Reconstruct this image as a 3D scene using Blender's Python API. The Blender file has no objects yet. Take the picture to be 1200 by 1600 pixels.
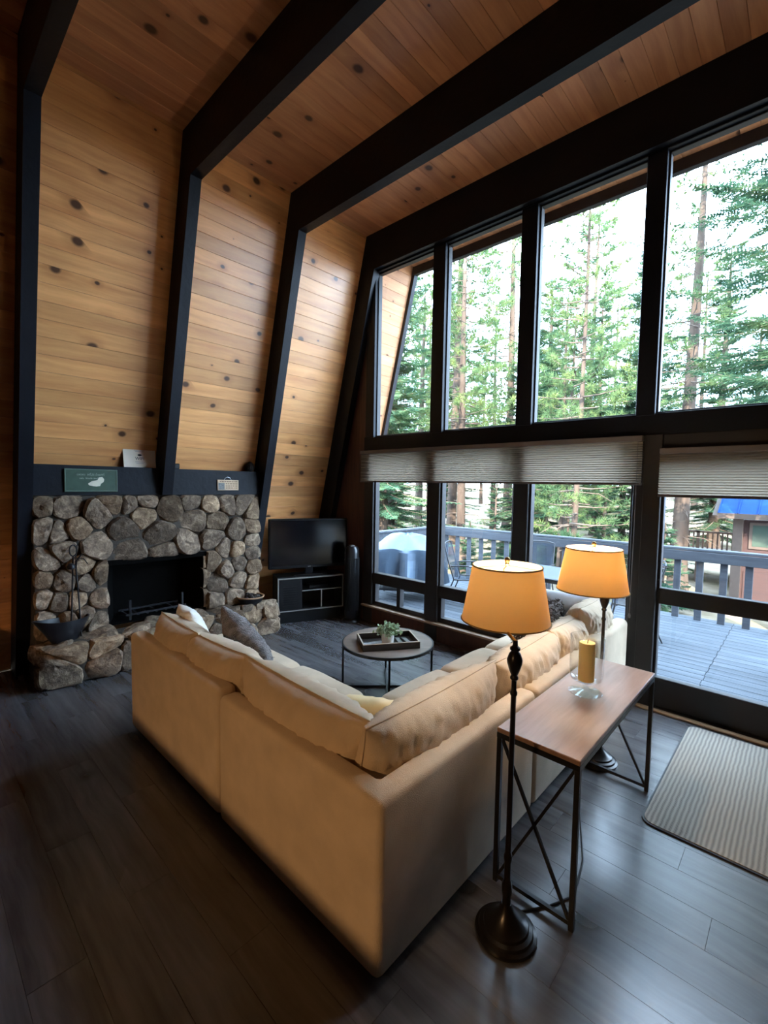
import bpy, math, random
import numpy as np
from mathutils import Vector, Matrix, noise as mnoise

random.seed(7)
rng = np.random.default_rng(7)
SC = bpy.context.scene
COL = SC.collection
PI = math.pi

# ------------------------------------------------------------------ camera, world, sun, exposure
CAM_H = 1.8
YAW, PITCH, ROLL, FPX = 0.750070, 0.059900, 0.016646, 709.16
cy, sy, cp, sp = math.cos(YAW), math.sin(YAW), math.cos(PITCH), math.sin(PITCH)
FWD = Vector((-sy * cp, cy * cp, -sp))
R0 = Vector((cy, sy, 0))
U0 = R0.cross(FWD)
RIGHT = R0 * math.cos(ROLL) + U0 * math.sin(ROLL)
UPV = -R0 * math.sin(ROLL) + U0 * math.cos(ROLL)
cam_d = bpy.data.cameras.new('camera')
cam = bpy.data.objects.new('camera', cam_d)
COL.objects.link(cam)
m = Matrix((RIGHT, UPV, -FWD)).transposed().to_4x4()
m.translation = Vector((0, 0, CAM_H))
cam.matrix_world = m
cam_d.sensor_fit = 'HORIZONTAL'
cam_d.sensor_width = 36.0
cam_d.lens = 36.0 * FPX / 1200.0
cam_d.clip_start = 0.02
cam_d.clip_end = 500
SC.camera = cam

world = bpy.data.worlds.new('world')
SC.world = world
world.use_nodes = True
bg = world.node_tree.nodes['Background']
bg.inputs['Color'].default_value = (0.54, 0.75, 1.0, 1)
bg.inputs['Strength'].default_value = 22.0

sun_d = bpy.data.lights.new('sun', 'SUN')
sun_d.energy = 34.0
sun_d.color = (1.0, 0.92, 0.78)
sun_d.angle = 0.01
sun = bpy.data.objects.new('sun', sun_d)
COL.objects.link(sun)
sun.rotation_euler = Vector((-0.42, 0.84, -0.50)).to_track_quat('-Z', 'Y').to_euler()
sun.location = (6, -12, 14)

vs = SC.view_settings
vs.view_transform = 'Standard'
vs.look = 'None'
vs.exposure = 0.25
vs.gamma = 1.0
vs.use_curve_mapping = False

# ------------------------------------------------------------------ mesh helpers
class MB:
    """collects geometry for one mesh"""
    def __init__(self):
        self.v = []
        self.f = []
    def add(self, verts, faces):
        o = len(self.v)
        self.v += [tuple(p) for p in verts]
        self.f += [tuple(i + o for i in q) for q in faces]
        return self
    def box(self, x0, x1, y0, y1, z0, z1, c=0.0, M=None):
        """box, chamfered by c"""
        if c <= 0:
            vv = [(x, y, z) for x in (x0, x1) for y in (y0, y1) for z in (z0, z1)]
            ff = [(0, 1, 3, 2), (4, 6, 7, 5), (0, 4, 5, 1), (2, 3, 7, 6), (0, 2, 6, 4), (1, 5, 7, 3)]
        else:
            c = min(c, (x1 - x0) * .45, (y1 - y0) * .45, (z1 - z0) * .45)
            X, Y, Z = (x0, x1), (y0, y1), (z0, z1)
            vv, idx = [], {}
            for a in (0, 1):
                for b in (0, 1):
                    for d in (0, 1):
                        sx, sy_, sz = (1 if a == 0 else -1), (1 if b == 0 else -1), (1 if d == 0 else -1)
                        for k in range(3):
                            p = [X[a] + sx * c, Y[b] + sy_ * c, Z[d] + sz * c]
                            p[k] = (X[a], Y[b], Z[d])[k]
                            idx[(a, b, d, k)] = len(vv)
                            vv.append(tuple(p))
            I = idx
            ff = []
            for s in (0, 1):
                q = [I[(s, 0, 0, 0)], I[(s, 1, 0, 0)], I[(s, 1, 1, 0)], I[(s, 0, 1, 0)]]
                ff.append(tuple(q if s else q[::-1]))
                q = [I[(0, s, 0, 1)], I[(0, s, 1, 1)], I[(1, s, 1, 1)], I[(1, s, 0, 1)]]
                ff.append(tuple(q if s else q[::-1]))
                q = [I[(0, 0, s, 2)], I[(1, 0, s, 2)], I[(1, 1, s, 2)], I[(0, 1, s, 2)]]
                ff.append(tuple(q if s else q[::-1]))
            for s in (0, 1):
                for t in (0, 1):
                    q = [I[(s, t, 0, 0)], I[(s, t, 1, 0)], I[(s, t, 1, 1)], I[(s, t, 0, 1)]]
                    ff.append(tuple(q))
                    q = [I[(s, 0, t, 0)], I[(s, 1, t, 0)], I[(s, 1, t, 2)], I[(s, 0, t, 2)]]
                    ff.append(tuple(q))
                    q = [I[(0, s, t, 1)], I[(1, s, t, 1)], I[(1, s, t, 2)], I[(0, s, t, 2)]]
                    ff.append(tuple(q))
            for a in (0, 1):
                for b in (0, 1):
                    for d in (0, 1):
                        ff.append((I[(a, b, d, 0)], I[(a, b, d, 1)], I[(a, b, d, 2)]))
        if M is not None:
            vv = [tuple(M @ Vector(p)) for p in vv]
        return self.add(vv, ff)
    def bar(self, a, b, w, h, up=(0, 0, 1), c=0.0):
        """rectangular bar from a to b"""
        a, b = Vector(a), Vector(b)
        z = (b - a)
        L = z.length
        z.normalize()
        u = Vector(up)
        if abs(u.dot(z)) > .98:
            u = Vector((1, 0, 0))
        x = u.cross(z).normalized()
        y = z.cross(x)
        M = Matrix((x, y, z)).transposed().to_4x4()
        M.translation = a
        return self.box(-w / 2, w / 2, -h / 2, h / 2, 0, L, c, M)
    def tube(self, pts, r, n=10, cap=True):
        pts = [Vector(p) for p in pts]
        rs = r if isinstance(r, (list, tuple)) else [r] * len(pts)
        vv, ff = [], []
        prev = None
        for i, p in enumerate(pts):
            if i == 0:
                t = pts[1] - pts[0]
            elif i == len(pts) - 1:
                t = pts[-1] - pts[-2]
            else:
                t = (pts[i + 1] - pts[i]).normalized() + (pts[i] - pts[i - 1]).normalized()
            t.normalize()
            if prev is None:
                u = Vector((0, 0, 1)) if abs(t.z) < .9 else Vector((1, 0, 0))
            else:
                u = prev
            x = (u - t * u.dot(t)).normalized()
            prev = x
            y = t.cross(x)
            for k in range(n):
                a = 2 * PI * k / n
                vv.append(p + (x * math.cos(a) + y * math.sin(a)) * rs[i])
        for i in range(len(pts) - 1):
            for k in range(n):
                k2 = (k + 1) % n
                ff.append((i * n + k, i * n + k2, (i + 1) * n + k2, (i + 1) * n + k))
        if cap:
            ff.append(tuple(range(n))[::-1])
            ff.append(tuple((len(pts) - 1) * n + k for k in range(n)))
        return self.add(vv, ff)
    def lathe(self, prof, n=32, origin=(0, 0, 0), closed=False, sx=1.0, sy=1.0):
        """prof: list of (r, z)"""
        vv, ff = [], []
        ox, oy, oz = origin
        for r, z in prof:
            for k in range(n):
                a = 2 * PI * k / n
                vv.append((ox + r * math.cos(a) * sx, oy + r * math.sin(a) * sy, oz + z))
        m_ = len(prof)
        for i in range(m_ - 1 + (1 if closed else 0)):
            j = (i + 1) % m_
            for k in range(n):
                k2 = (k + 1) % n
                ff.append((i * n + k, i * n + k2, j * n + k2, j * n + k))
        if not closed:
            if prof[0][0] > 1e-6:
                ff.append(tuple(range(n))[::-1])
            if prof[-1][0] > 1e-6:
                ff.append(tuple((m_ - 1) * n + k for k in range(n)))
        return self.add(vv, ff)
    def prism(self, poly, axis, a, b):
        """2D polygon extruded along axis (0,1,2) from a to b"""
        n = len(poly)
        def P(p, t):
            q = list(p)
            q.insert(axis, t)
            return tuple(q)
        vv = [P(p, a) for p in poly] + [P(p, b) for p in poly]
        ff = [tuple(range(n)), tuple(range(n, 2 * n))[::-1]]
        ff += [(i, i + n, (i + 1) % n + n, (i + 1) % n) for i in range(n)]
        return self.add(vv, ff)
    def mesh(self, name, smooth=None):
        me = bpy.data.meshes.new(name)
        me.from_pydata(self.v, [], self.f)
        import bmesh
        bm = bmesh.new()
        bm.from_mesh(me)
        bmesh.ops.recalc_face_normals(bm, faces=bm.faces)
        bm.to_mesh(me)
        bm.free()
        if smooth is not None:
            me.shade_smooth()
            if smooth < 3.1:
                me.set_sharp_from_angle(angle=smooth)
        me.update()
        return me

def link(name, me, mat=None, parent=None, loc=None, rot=None):
    o = bpy.data.objects.new(name, me)
    COL.objects.link(o)
    if mat is not None and me is not None and not me.materials:
        me.materials.append(mat)
    if parent is not None:
        o.parent = parent
    if loc is not None:
        o.location = loc
    if rot is not None:
        o.rotation_euler = rot
    return o

def obj(name, mb, mat, parent=None, loc=None, rot=None, smooth=None):
    return link(name, mb.mesh(name, smooth), mat, parent, loc, rot)

def tag(o, label, cat=None, group=None, kind=None):
    o['label'] = label
    if cat:
        o['category'] = cat
    if group:
        o['group'] = group
    if kind:
        o['kind'] = kind
    return o

def thing(name, label, cat, loc=(0, 0, 0), rotz=0, group=None, kind=None):
    o = bpy.data.objects.new(name, None)
    COL.objects.link(o)
    o.empty_display_size = .1
    o.location = loc
    o.rotation_euler = (0, 0, rotz)
    return tag(o, label, cat, group, kind)

def copy_tree(o, loc, rotz, label=None, parent=None, scale=None):
    c = o.copy()
    COL.objects.link(c)
    c.parent = parent
    if parent is None:
        c.location = loc
        c.rotation_euler = (0, 0, rotz)
        if scale:
            c.scale = scale
        if label:
            c['label'] = label
    for ch in o.children:
        copy_tree(ch, None, None, None, c)
    return c

def fast_mesh(name, V, F, smooth=False):
    """numpy verts (n,3) and tris (m,3)"""
    me = bpy.data.meshes.new(name)
    V = np.asarray(V, np.float32)
    F = np.asarray(F, np.int32)
    me.vertices.add(len(V))
    me.vertices.foreach_set('co', V.ravel())
    me.loops.add(F.size)
    me.loops.foreach_set('vertex_index', F.ravel())
    me.polygons.add(len(F))
    me.polygons.foreach_set('loop_start', np.arange(0, F.size, 3, dtype=np.int32))
    me.polygons.foreach_set('loop_total', np.full(len(F), 3, np.int32))
    me.update(calc_edges=True)
    if smooth:
        me.shade_smooth()
    return me

# ------------------------------------------------------------------ materials
def new_mat(name):
    mt = bpy.data.materials.new(name)
    mt.use_nodes = True
    nt = mt.node_tree
    return mt, nt, nt.nodes['Principled BSDF'], nt.nodes['Material Output']

def N(nt, typ, **kw):
    n = nt.nodes.new(typ)
    for k, v in kw.items():
        if k in n.inputs.keys():
            n.inputs[k].default_value = v
        else:
            setattr(n, k, v)
    return n

def ramp(nt, stops):
    n = nt.nodes.new('ShaderNodeValToRGB')
    e = n.color_ramp.elements
    while len(e) < len(stops):
        e.new(0.5)
    for i, (p, c) in enumerate(stops):
        e[i].position = p
        e[i].color = (*c, 1) if len(c) == 3 else c
    return n

def simple(name, col, rough=.6, metal=0.0, var=.0, scale=8.0, bump=0.0, bscale=60.0, spec=.5, sheen=0.0, dark=None, stretch=(1, 1, 1)):
    mt, nt, b, out = new_mat(name)
    b.inputs['Roughness'].default_value = rough
    b.inputs['Metallic'].default_value = metal
    b.inputs['Specular IOR Level'].default_value = spec
    if sheen:
        b.inputs['Sheen Weight'].default_value = sheen
        b.inputs['Sheen Roughness'].default_value = .5
    tc = N(nt, 'ShaderNodeTexCoord')
    mp = N(nt, 'ShaderNodeMapping')
    mp.inputs['Scale'].default_value = stretch
    nt.links.new(tc.outputs['Object'], mp.inputs['Vector'])
    nz = N(nt, 'ShaderNodeTexNoise', Scale=scale, Detail=5.0)
    nt.links.new(mp.outputs['Vector'], nz.inputs['Vector'])
    d = dark or tuple(c * (1 - var) for c in col)
    l = tuple(min(1, c * (1 + var)) for c in col)
    r = ramp(nt, [(.3, d), (.7, l)])
    nt.links.new(nz.outputs['Fac'], r.inputs['Fac'])
    nt.links.new(r.outputs['Color'], b.inputs['Base Color'])
    if bump:
        nb = N(nt, 'ShaderNodeTexNoise', Scale=bscale, Detail=4.0)
        nt.links.new(mp.outputs['Vector'], nb.inputs['Vector'])
        bp = N(nt, 'ShaderNodeBump', Strength=bump, Distance=.01)
        nt.links.new(nb.outputs['Fac'], bp.inputs['Height'])
        nt.links.new(bp.outputs['Normal'], b.inputs['Normal'])
    return mt

def wood(name, c_lo, c_hi, rough=.45, knots=True, knot_col=(.08, .03, .012), gscale=16.0, tint=.36, along=1.2, spec=.4, kscale=3.0):
    """boards whose local X runs along the grain; each board gets its own offset and tint"""
    mt, nt, b, out = new_mat(name)
    b.inputs['Roughness'].default_value = rough
    b.inputs['Specular IOR Level'].default_value = spec
    tc = N(nt, 'ShaderNodeTexCoord')
    oi = N(nt, 'ShaderNodeObjectInfo')
    mul = N(nt, 'ShaderNodeVectorMath', operation='SCALE')
    mul.inputs[0].default_value = (61.0, 37.0, 23.0)
    nt.links.new(oi.outputs['Random'], mul.inputs['Scale'])
    add = N(nt, 'ShaderNodeVectorMath', operation='ADD')
    nt.links.new(tc.outputs['Object'], add.inputs[0])
    nt.links.new(mul.outputs['Vector'], add.inputs[1])
    # warp around knots and along the board
    wn = N(nt, 'ShaderNodeTexNoise', Scale=2.5, Detail=2.0)
    nt.links.new(add.outputs['Vector'], wn.inputs['Vector'])
    wm = N(nt, 'ShaderNodeVectorMath', operation='SCALE', Scale=.06)
    nt.links.new(wn.outputs['Color'], wm.inputs[0])
    add2 = N(nt, 'ShaderNodeVectorMath', operation='ADD')
    nt.links.new(add.outputs['Vector'], add2.inputs[0])
    nt.links.new(wm.outputs['Vector'], add2.inputs[1])
    mp = N(nt, 'ShaderNodeMapping')
    mp.inputs['Scale'].default_value = (along, gscale, gscale)
    nt.links.new(add2.outputs['Vector'], mp.inputs['Vector'])
    nz = N(nt, 'ShaderNodeTexNoise', Scale=1.0, Detail=6.0, Roughness=.6)
    nt.links.new(mp.outputs['Vector'], nz.inputs['Vector'])
    r = ramp(nt, [(.28, c_lo), (.72, c_hi)])
    nt.links.new(nz.outputs['Fac'], r.inputs['Fac'])
    col = r.outputs['Color']
    # broad tone
    n2 = N(nt, 'ShaderNodeTexNoise', Scale=1.6, Detail=2.0)
    nt.links.new(add.outputs['Vector'], n2.inputs['Vector'])
    hs = N(nt, 'ShaderNodeHueSaturation')
    mr = N(nt, 'ShaderNodeMapRange')
    mr.inputs['From Min'].default_value, mr.inputs['From Max'].default_value = 0, 1
    mr.inputs['To Min'].default_value, mr.inputs['To Max'].default_value = 1 - tint, 1 + tint
    ad = N(nt, 'ShaderNodeMath', operation='ADD')
    md = N(nt, 'ShaderNodeMath', operation='MULTIPLY')
    md.inputs[1].default_value = .5
    nt.links.new(oi.outputs['Random'], ad.inputs[0])
    nt.links.new(n2.outputs['Fac'], ad.inputs[1])
    nt.links.new(ad.outputs[0], md.inputs[0])
    nt.links.new(md.outputs[0], mr.inputs['Value'])
    nt.links.new(mr.outputs['Result'], hs.inputs['Value'])
    nt.links.new(col, hs.inputs['Color'])
    col = hs.outputs['Color']
    if knots:
        mk = N(nt, 'ShaderNodeMapping')
        mk.inputs['Scale'].default_value = (kscale * .8, kscale, 0.0)
        nt.links.new(add2.outputs['Vector'], mk.inputs['Vector'])
        vo = N(nt, 'ShaderNodeTexVoronoi', Scale=1.0)
        vo.voronoi_dimensions = '2D'
        nt.links.new(mk.outputs['Vector'], vo.inputs['Vector'])
        # knot size differs from cell to cell
        sz = N(nt, 'ShaderNodeSeparateColor')
        nt.links.new(vo.outputs['Color'], sz.inputs['Color'])
        dv = N(nt, 'ShaderNodeMath', operation='MULTIPLY_ADD')
        dv.inputs[1].default_value = .20
        dv.inputs[2].default_value = -.085
        nt.links.new(sz.outputs['Red'], dv.inputs[0])
        dmx = N(nt, 'ShaderNodeMath', operation='MAXIMUM')
        dmx.inputs[1].default_value = .0008
        nt.links.new(dv.outputs[0], dmx.inputs[0])
        dv = dmx
        q = N(nt, 'ShaderNodeMath', operation='DIVIDE')
        nt.links.new(vo.outputs['Distance'], q.inputs[0])
        nt.links.new(dv.outputs[0], q.inputs[1])
        k = N(nt, 'ShaderNodeMapRange', interpolation_type='SMOOTHSTEP')
        k.inputs['From Min'].default_value, k.inputs['From Max'].default_value = .55, 1.25
        k.inputs['To Min'].default_value, k.inputs['To Max'].default_value = 1, 0
        nt.links.new(q.outputs[0], k.inputs['Value'])
        halo = N(nt, 'ShaderNodeMapRange', interpolation_type='SMOOTHSTEP')
        halo.inputs['From Min'].default_value, halo.inputs['From Max'].default_value = 1.0, 3.4
        halo.inputs['To Min'].default_value, halo.inputs['To Max'].default_value = .38, 0
        nt.links.new(q.outputs[0], halo.inputs['Value'])
        mx0 = N(nt, 'ShaderNodeMix', data_type='RGBA')
        nt.links.new(halo.outputs['Result'], mx0.inputs['Factor'])
        nt.links.new(col, mx0.inputs[6])
        mx0.inputs[7].default_value = (c_lo[0] * .62, c_lo[1] * .5, c_lo[2] * .42, 1)
        mx = N(nt, 'ShaderNodeMix', data_type='RGBA')
        nt.links.new(k.outputs['Result'], mx.inputs['Factor'])
        nt.links.new(mx0.outputs[2], mx.inputs[6])
        mx.inputs[7].default_value = (*knot_col, 1)
        col = mx.outputs[2]
    nt.links.new(col, b.inputs['Base Color'])
    bp = N(nt, 'ShaderNodeBump', Strength=.18, Distance=.004)
    nt.links.new(nz.outputs['Fac'], bp.inputs['Height'])
    nt.links.new(bp.outputs['Normal'], b.inputs['Normal'])
    return mt

def glass_mat(name, tint=(1, 1, 1), rough=0.0, ior=1.45):
    mt = bpy.data.materials.new(name)
    mt.use_nodes = True
    nt = mt.node_tree
    nt.nodes.remove(nt.nodes['Principled BSDF'])
    out = nt.nodes['Material Output']
    tr = N(nt, 'ShaderNodeBsdfTransparent')
    tr.inputs['Color'].default_value = (*tint, 1)
    gl = N(nt, 'ShaderNodeBsdfGlossy', Roughness=rough)
    lw = N(nt, 'ShaderNodeLayerWeight')
    lw.inputs['Blend'].default_value = .5
    pw = N(nt, 'ShaderNodeMath', operation='POWER')
    pw.inputs[1].default_value = 4.0
    nt.links.new(lw.outputs['Facing'], pw.inputs[0])
    fr = N(nt, 'ShaderNodeMath', operation='MULTIPLY_ADD')
    fr.inputs[1].default_value = .75
    fr.inputs[2].default_value = .045
    nt.links.new(pw.outputs[0], fr.inputs[0])
    mx = N(nt, 'ShaderNodeMixShader')
    nt.links.new(fr.outputs[0], mx.inputs[0])
    nt.links.new(tr.outputs[0], mx.inputs[1])
    nt.links.new(gl.outputs[0], mx.inputs[2])
    nt.links.new(mx.outputs[0], out.inputs['Surface'])
    return mt

def translucent_mat(name, col, tcol, mix=.5, rough=.9, bump=0.0):
    mt = bpy.data.materials.new(name)
    mt.use_nodes = True
    nt = mt.node_tree
    nt.nodes.remove(nt.nodes['Principled BSDF'])
    out = nt.nodes['Material Output']
    df = N(nt, 'ShaderNodeBsdfDiffuse')
    df.inputs['Color'].default_value = (*col, 1)
    tr = N(nt, 'ShaderNodeBsdfTranslucent')
    tr.inputs['Color'].default_value = (*tcol, 1)
    mx = N(nt, 'ShaderNodeMixShader')
    mx.inputs[0].default_value = mix
    nt.links.new(df.outputs[0], mx.inputs[1])
    nt.links.new(tr.outputs[0], mx.inputs[2])
    nt.links.new(mx.outputs[0], out.inputs['Surface'])
    return mt

M = {}
M['pine'] = wood('pine_boards', (.62, .255, .085), (.86, .435, .165), rough=.33, spec=.5)
M['pine_out'] = wood('pine_boards_outside', (.44, .19, .085), (.62, .31, .14), rough=.6)
M['ceil_pine_shaded'] = wood('ceiling_pine_shaded', (.46, .175, .075), (.65, .305, .135), rough=.42)  # same pine, its weaker light overhead put into a darker, redder colour
M['black_paint'] = simple('dark_navy_beam_paint', (.0055, .0068, .0115), rough=.5, var=.25, scale=3, bump=.25, bscale=20, spec=.22)
M['frame_paint'] = simple('dark_brown_window_frame', (.016, .013, .013), rough=.5, var=.2, scale=5, bump=.1, bscale=40, spec=.4)
M['siding'] = simple('dark_red_brown_panel', (.075, .028, .018), rough=.5, var=.3, scale=6, bump=.15, bscale=18, spec=.35, stretch=(6, 6, .5))
M['sill'] = wood('window_sill_wood', (.30, .20, .12), (.42, .30, .20), rough=.5, knots=False, gscale=20)
M['plank'] = wood('floor_planks', (.044, .041, .043), (.122, .116, .118), rough=.27, knots=True, knot_col=(.03, .022, .018), gscale=14, tint=.22, along=.9, spec=.8, kscale=1.7)
M['subfloor'] = simple('subfloor', (.03, .024, .02), rough=.8)
M['dark_wood'] = simple('dark_back_wall', (.06, .025, .014), rough=.7, var=.2, scale=4)
M['sofa'] = simple('beige_sofa_fabric', (.57, .44, .31), rough=1.0, var=.09, scale=7, bump=.35, bscale=260, spec=.05, sheen=.1)
M['sofa_in'] = simple('beige_sofa_underside', (.10, .08, .06), rough=.95)
M['mortar'] = simple('mortar', (.055, .044, .034), rough=.95, var=.3, scale=20, bump=.5, bscale=60)
M['soot'] = simple('sooty_firebox', (.003, .0027, .0025), rough=1.0, var=.3, scale=6, spec=.05)
M['black_metal'] = simple('black_metal', (.012, .012, .013), rough=.38, metal=.3, var=.2, scale=10, spec=.5)
M['bronze'] = simple('dark_bronze_lamp', (.018, .014, .012), rough=.3, metal=.55, var=.2, scale=9, spec=.6)
M['brass'] = simple('brass', (.55, .36, .13), rough=.3, metal=1.0, var=.1)
M['console_top'] = wood('console_top_wood', (.20, .115, .080), (.33, .205, .150), rough=.32, knots=False, gscale=20, along=1.6, tint=.12, spec=.5)
M['coffee_top'] = wood('coffee_top_wood', (.13, .09, .068), (.24, .175, .135), rough=.36, knots=False, gscale=16, along=1.2, tint=.12, spec=.5)
M['tv_black'] = simple('tv_black_plastic', (.005, .005, .006), rough=.35, spec=.35)
M['screen'] = simple('tv_screen', (.004, .004, .006), rough=.13, spec=.6)
M['silver'] = simple('brushed_silver_edge', (.42, .40, .37), rough=.4, metal=.7)
M['stand_black'] = simple('black_stand', (.006, .006, .007), rough=.45, spec=.3)
M['white_cer'] = simple('white_ceramic', (.72, .66, .60), rough=.4, var=.05)
M['leaf'] = translucent_mat('houseplant_leaf', (.38, .47, .33), (.32, .42, .22), .3)
M['glass'] = glass_mat('window_glass')
M['hglass'] = glass_mat('hurricane_glass', (.97, .98, .98), ior=1.5)
M['candle'] = simple('yellow_candle_wax', (.95, .70, .26), rough=.5, var=.06, scale=8)
M['candle'].node_tree.nodes['Principled BSDF'].inputs['Subsurface Weight'].default_value = .3
M['candle'].node_tree.nodes['Principled BSDF'].inputs['Subsurface Radius'].default_value = (.02, .012, .004)
M['wick'] = simple('wick', (.02, .015, .01), rough=.9)
M['shade'] = translucent_mat('lamp_shade_cloth', (.75, .60, .40), (.92, .69, .38), .5)
M['shade_trim'] = simple('lamp_shade_trim', (.35, .22, .08), rough=.8)
M['blind'] = translucent_mat('cellular_blind_fabric', (.30, .245, .185), (.30, .245, .185), .42)
M['blind_rail'] = simple('blind_rail', (.16, .13, .115), rough=.6)
M['rug'] = None
M['deck'] = wood('weathered_deck_board', (.026, .031, .038), (.066, .077, .090), rough=.75, knots=False, gscale=18, tint=.22, along=1.0, spec=.25)
M['rail_wood'] = wood('weathered_rail_wood', (.042, .046, .054), (.075, .08, .09), rough=.8, knots=False, gscale=18, tint=.2, spec=.2)
M['tarp'] = simple('grey_blue_grill_cover', (.060, .095, .140), rough=.6, var=.12, scale=4, bump=.25, bscale=14)
M['chair_metal'] = simple('patio_black_metal', (.025, .026, .03), rough=.45, metal=.2)
M['sling'] = translucent_mat('patio_mesh_sling', (.05, .062, .08), (.06, .075, .10), .45)
_nt = M['sling'].node_tree
_old = _nt.nodes['Mix Shader']
_tr = _nt.nodes.new('ShaderNodeBsdfTransparent')
_mx = _nt.nodes.new('ShaderNodeMixShader')
_mx.inputs[0].default_value = .5
_nt.links.new(_old.outputs[0], _mx.inputs[1])
_nt.links.new(_tr.outputs[0], _mx.inputs[2])
_nt.links.new(_mx.outputs[0], _nt.nodes['Material Output'].inputs['Surface'])
M['patio_top'] = simple('patio_table_top', (.06, .07, .085), rough=.35, var=.08)
M['paper'] = simple('white_paper', (.90, .78, .64), rough=.7, var=.03)
M['ink'] = simple('black_ink', (.01, .01, .01), rough=.7)
M['grey_ink'] = simple('grey_ink', (.35, .33, .34), rough=.7)
M['green_sign'] = simple('dark_green_sign', (.035, .075, .048), rough=.5, var=.15, scale=20)
M['green_edge'] = simple('green_sign_frame', (.10, .16, .12), rough=.5)
M['cream'] = simple('cream_paint', (.72, .68, .54), rough=.6, var=.08, scale=30)
M['sign_text'] = simple('pale_green_lettering', (.30, .36, .30), rough=.6)
M['sign_wood'] = simple('pale_wood_sign', (.62, .44, .28), rough=.6, var=.15, scale=12, stretch=(1, 1, 6))
M['sign_dark'] = simple('brown_sign_lettering', (.16, .09, .05), rough=.7)
M['sign_grey'] = simple('grey_sign_picture', (.20, .20, .19), rough=.7, var=.3, scale=60)
M['wire'] = simple('steel_wire', (.6, .6, .6), rough=.3, metal=1)
M['iron'] = simple('black_iron', (.010, .010, .013), rough=.42, metal=.2, var=.3, scale=12, spec=.45)
M['terra'] = simple('tan_clay_rim', (.34, .20, .11), rough=.7, var=.2)
M['soil'] = simple('dark_bark_filling', (.030, .022, .018), rough=.95, var=.5, scale=40, bump=.6, bscale=60)
M['tray'] = simple('dark_wood_tray', (.022, .016, .013), rough=.4, var=.2, scale=12)
M['tray_edge'] = simple('pale_tray_rim', (.42, .33, .24), rough=.5, var=.15, scale=20)
M['card'] = simple('printed_card', (.45, .50, .55), rough=.35, var=.5, scale=26)
M['card2'] = simple('dark_remote', (.03, .032, .036), rough=.35)
M['bark'] = simple('tree_bark', (.085, .062, .048), rough=.95, var=.0, scale=3, bump=1.0, bscale=7, dark=(.03, .022, .018), stretch=(1, 1, .22), spec=.1)
M['branch'] = simple('tree_branch', (.09, .068, .054), rough=.95, var=.3, spec=.1)
M['red_wall'] = simple('red_brown_cabin_siding', (.021, .0052, .0035), rough=.8, var=.25, scale=2, stretch=(.6, .6, 14))
M['cabin_trim'] = simple('cabin_trim', (.045, .027, .018), rough=.7, var=.15)
M['blue_roof'] = simple('blue_metal_roof', (.005, .036, .15), rough=.8, var=.12, scale=3, spec=.08)
M['cabin_glass'] = simple('cabin_window_glass', (.03, .045, .035), rough=.08, spec=.5)
M['far_wood'] = simple('far_deck_wood', (.06, .033, .022), rough=.8, var=.2)
M['vent'] = simple('floor_vent', (.02, .018, .016), rough=.5)
M['fan_black'] = simple('tower_fan_plastic', (.010, .010, .012), rough=.28, spec=.5)
M['cord'] = simple('black_cord', (.01, .01, .01), rough=.6)
M['shade_cap'] = simple('pendant_metal', (.04, .035, .03), rough=.5, metal=.5)
M['strip'] = wood('door_threshold_wood', (.30, .18, .09), (.46, .30, .17), rough=.45, knots=False, gscale=22)

def stone_mat(name, a, b_, c):
    mt, nt, b, out = new_mat(name)
    b.inputs['Roughness'].default_value = .8
    b.inputs['Specular IOR Level'].default_value = .3
    tc = N(nt, 'ShaderNodeTexCoord')
    oi = N(nt, 'ShaderNodeObjectInfo')
    mul = N(nt, 'ShaderNodeVectorMath', operation='SCALE')
    mul.inputs[0].default_value = (31.0, 47.0, 23.0)
    nt.links.new(oi.outputs['Random'], mul.inputs['Scale'])
    add = N(nt, 'ShaderNodeVectorMath', operation='ADD')
    nt.links.new(tc.outputs['Object'], add.inputs[0])
    nt.links.new(mul.outputs['Vector'], add.inputs[1])
    nz = N(nt, 'ShaderNodeTexNoise', Scale=12.0, Detail=8.0, Roughness=.72, Distortion=.9)
    nt.links.new(add.outputs['Vector'], nz.inputs['Vector'])
    r = ramp(nt, [(.28, a), (.5, b_), (.74, c)])
    nt.links.new(nz.outputs['Fac'], r.inputs['Fac'])
    hs = N(nt, 'ShaderNodeHueSaturation')
    mr = N(nt, 'ShaderNodeMapRange')
    mr.inputs['To Min'].default_value, mr.inputs['To Max'].default_value = .55, 1.5
    nt.links.new(oi.outputs['Random'], mr.inputs['Value'])
    nt.links.new(mr.outputs['Result'], hs.inputs['Value'])
    nt.links.new(r.outputs['Color'], hs.inputs['Color'])
    nt.links.new(hs.outputs['Color'], b.inputs['Base Color'])
    n2 = N(nt, 'ShaderNodeTexNoise', Scale=28.0, Detail=7.0, Roughness=.7)
    nt.links.new(add.outputs['Vector'], n2.inputs['Vector'])
    bp = N(nt, 'ShaderNodeBump', Strength=.9, Distance=.02)
    nt.links.new(n2.outputs['Fac'], bp.inputs['Height'])
    nt.links.new(bp.outputs['Normal'], b.inputs['Normal'])
    return mt
M['stone'] = stone_mat('grey_fieldstone', (.055, .039, .028), (.185, .130, .088), (.55, .41, .28))
M['stone2'] = stone_mat('brown_fieldstone', (.072, .044, .026), (.22, .145, .088), (.58, .42, .26))

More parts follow.
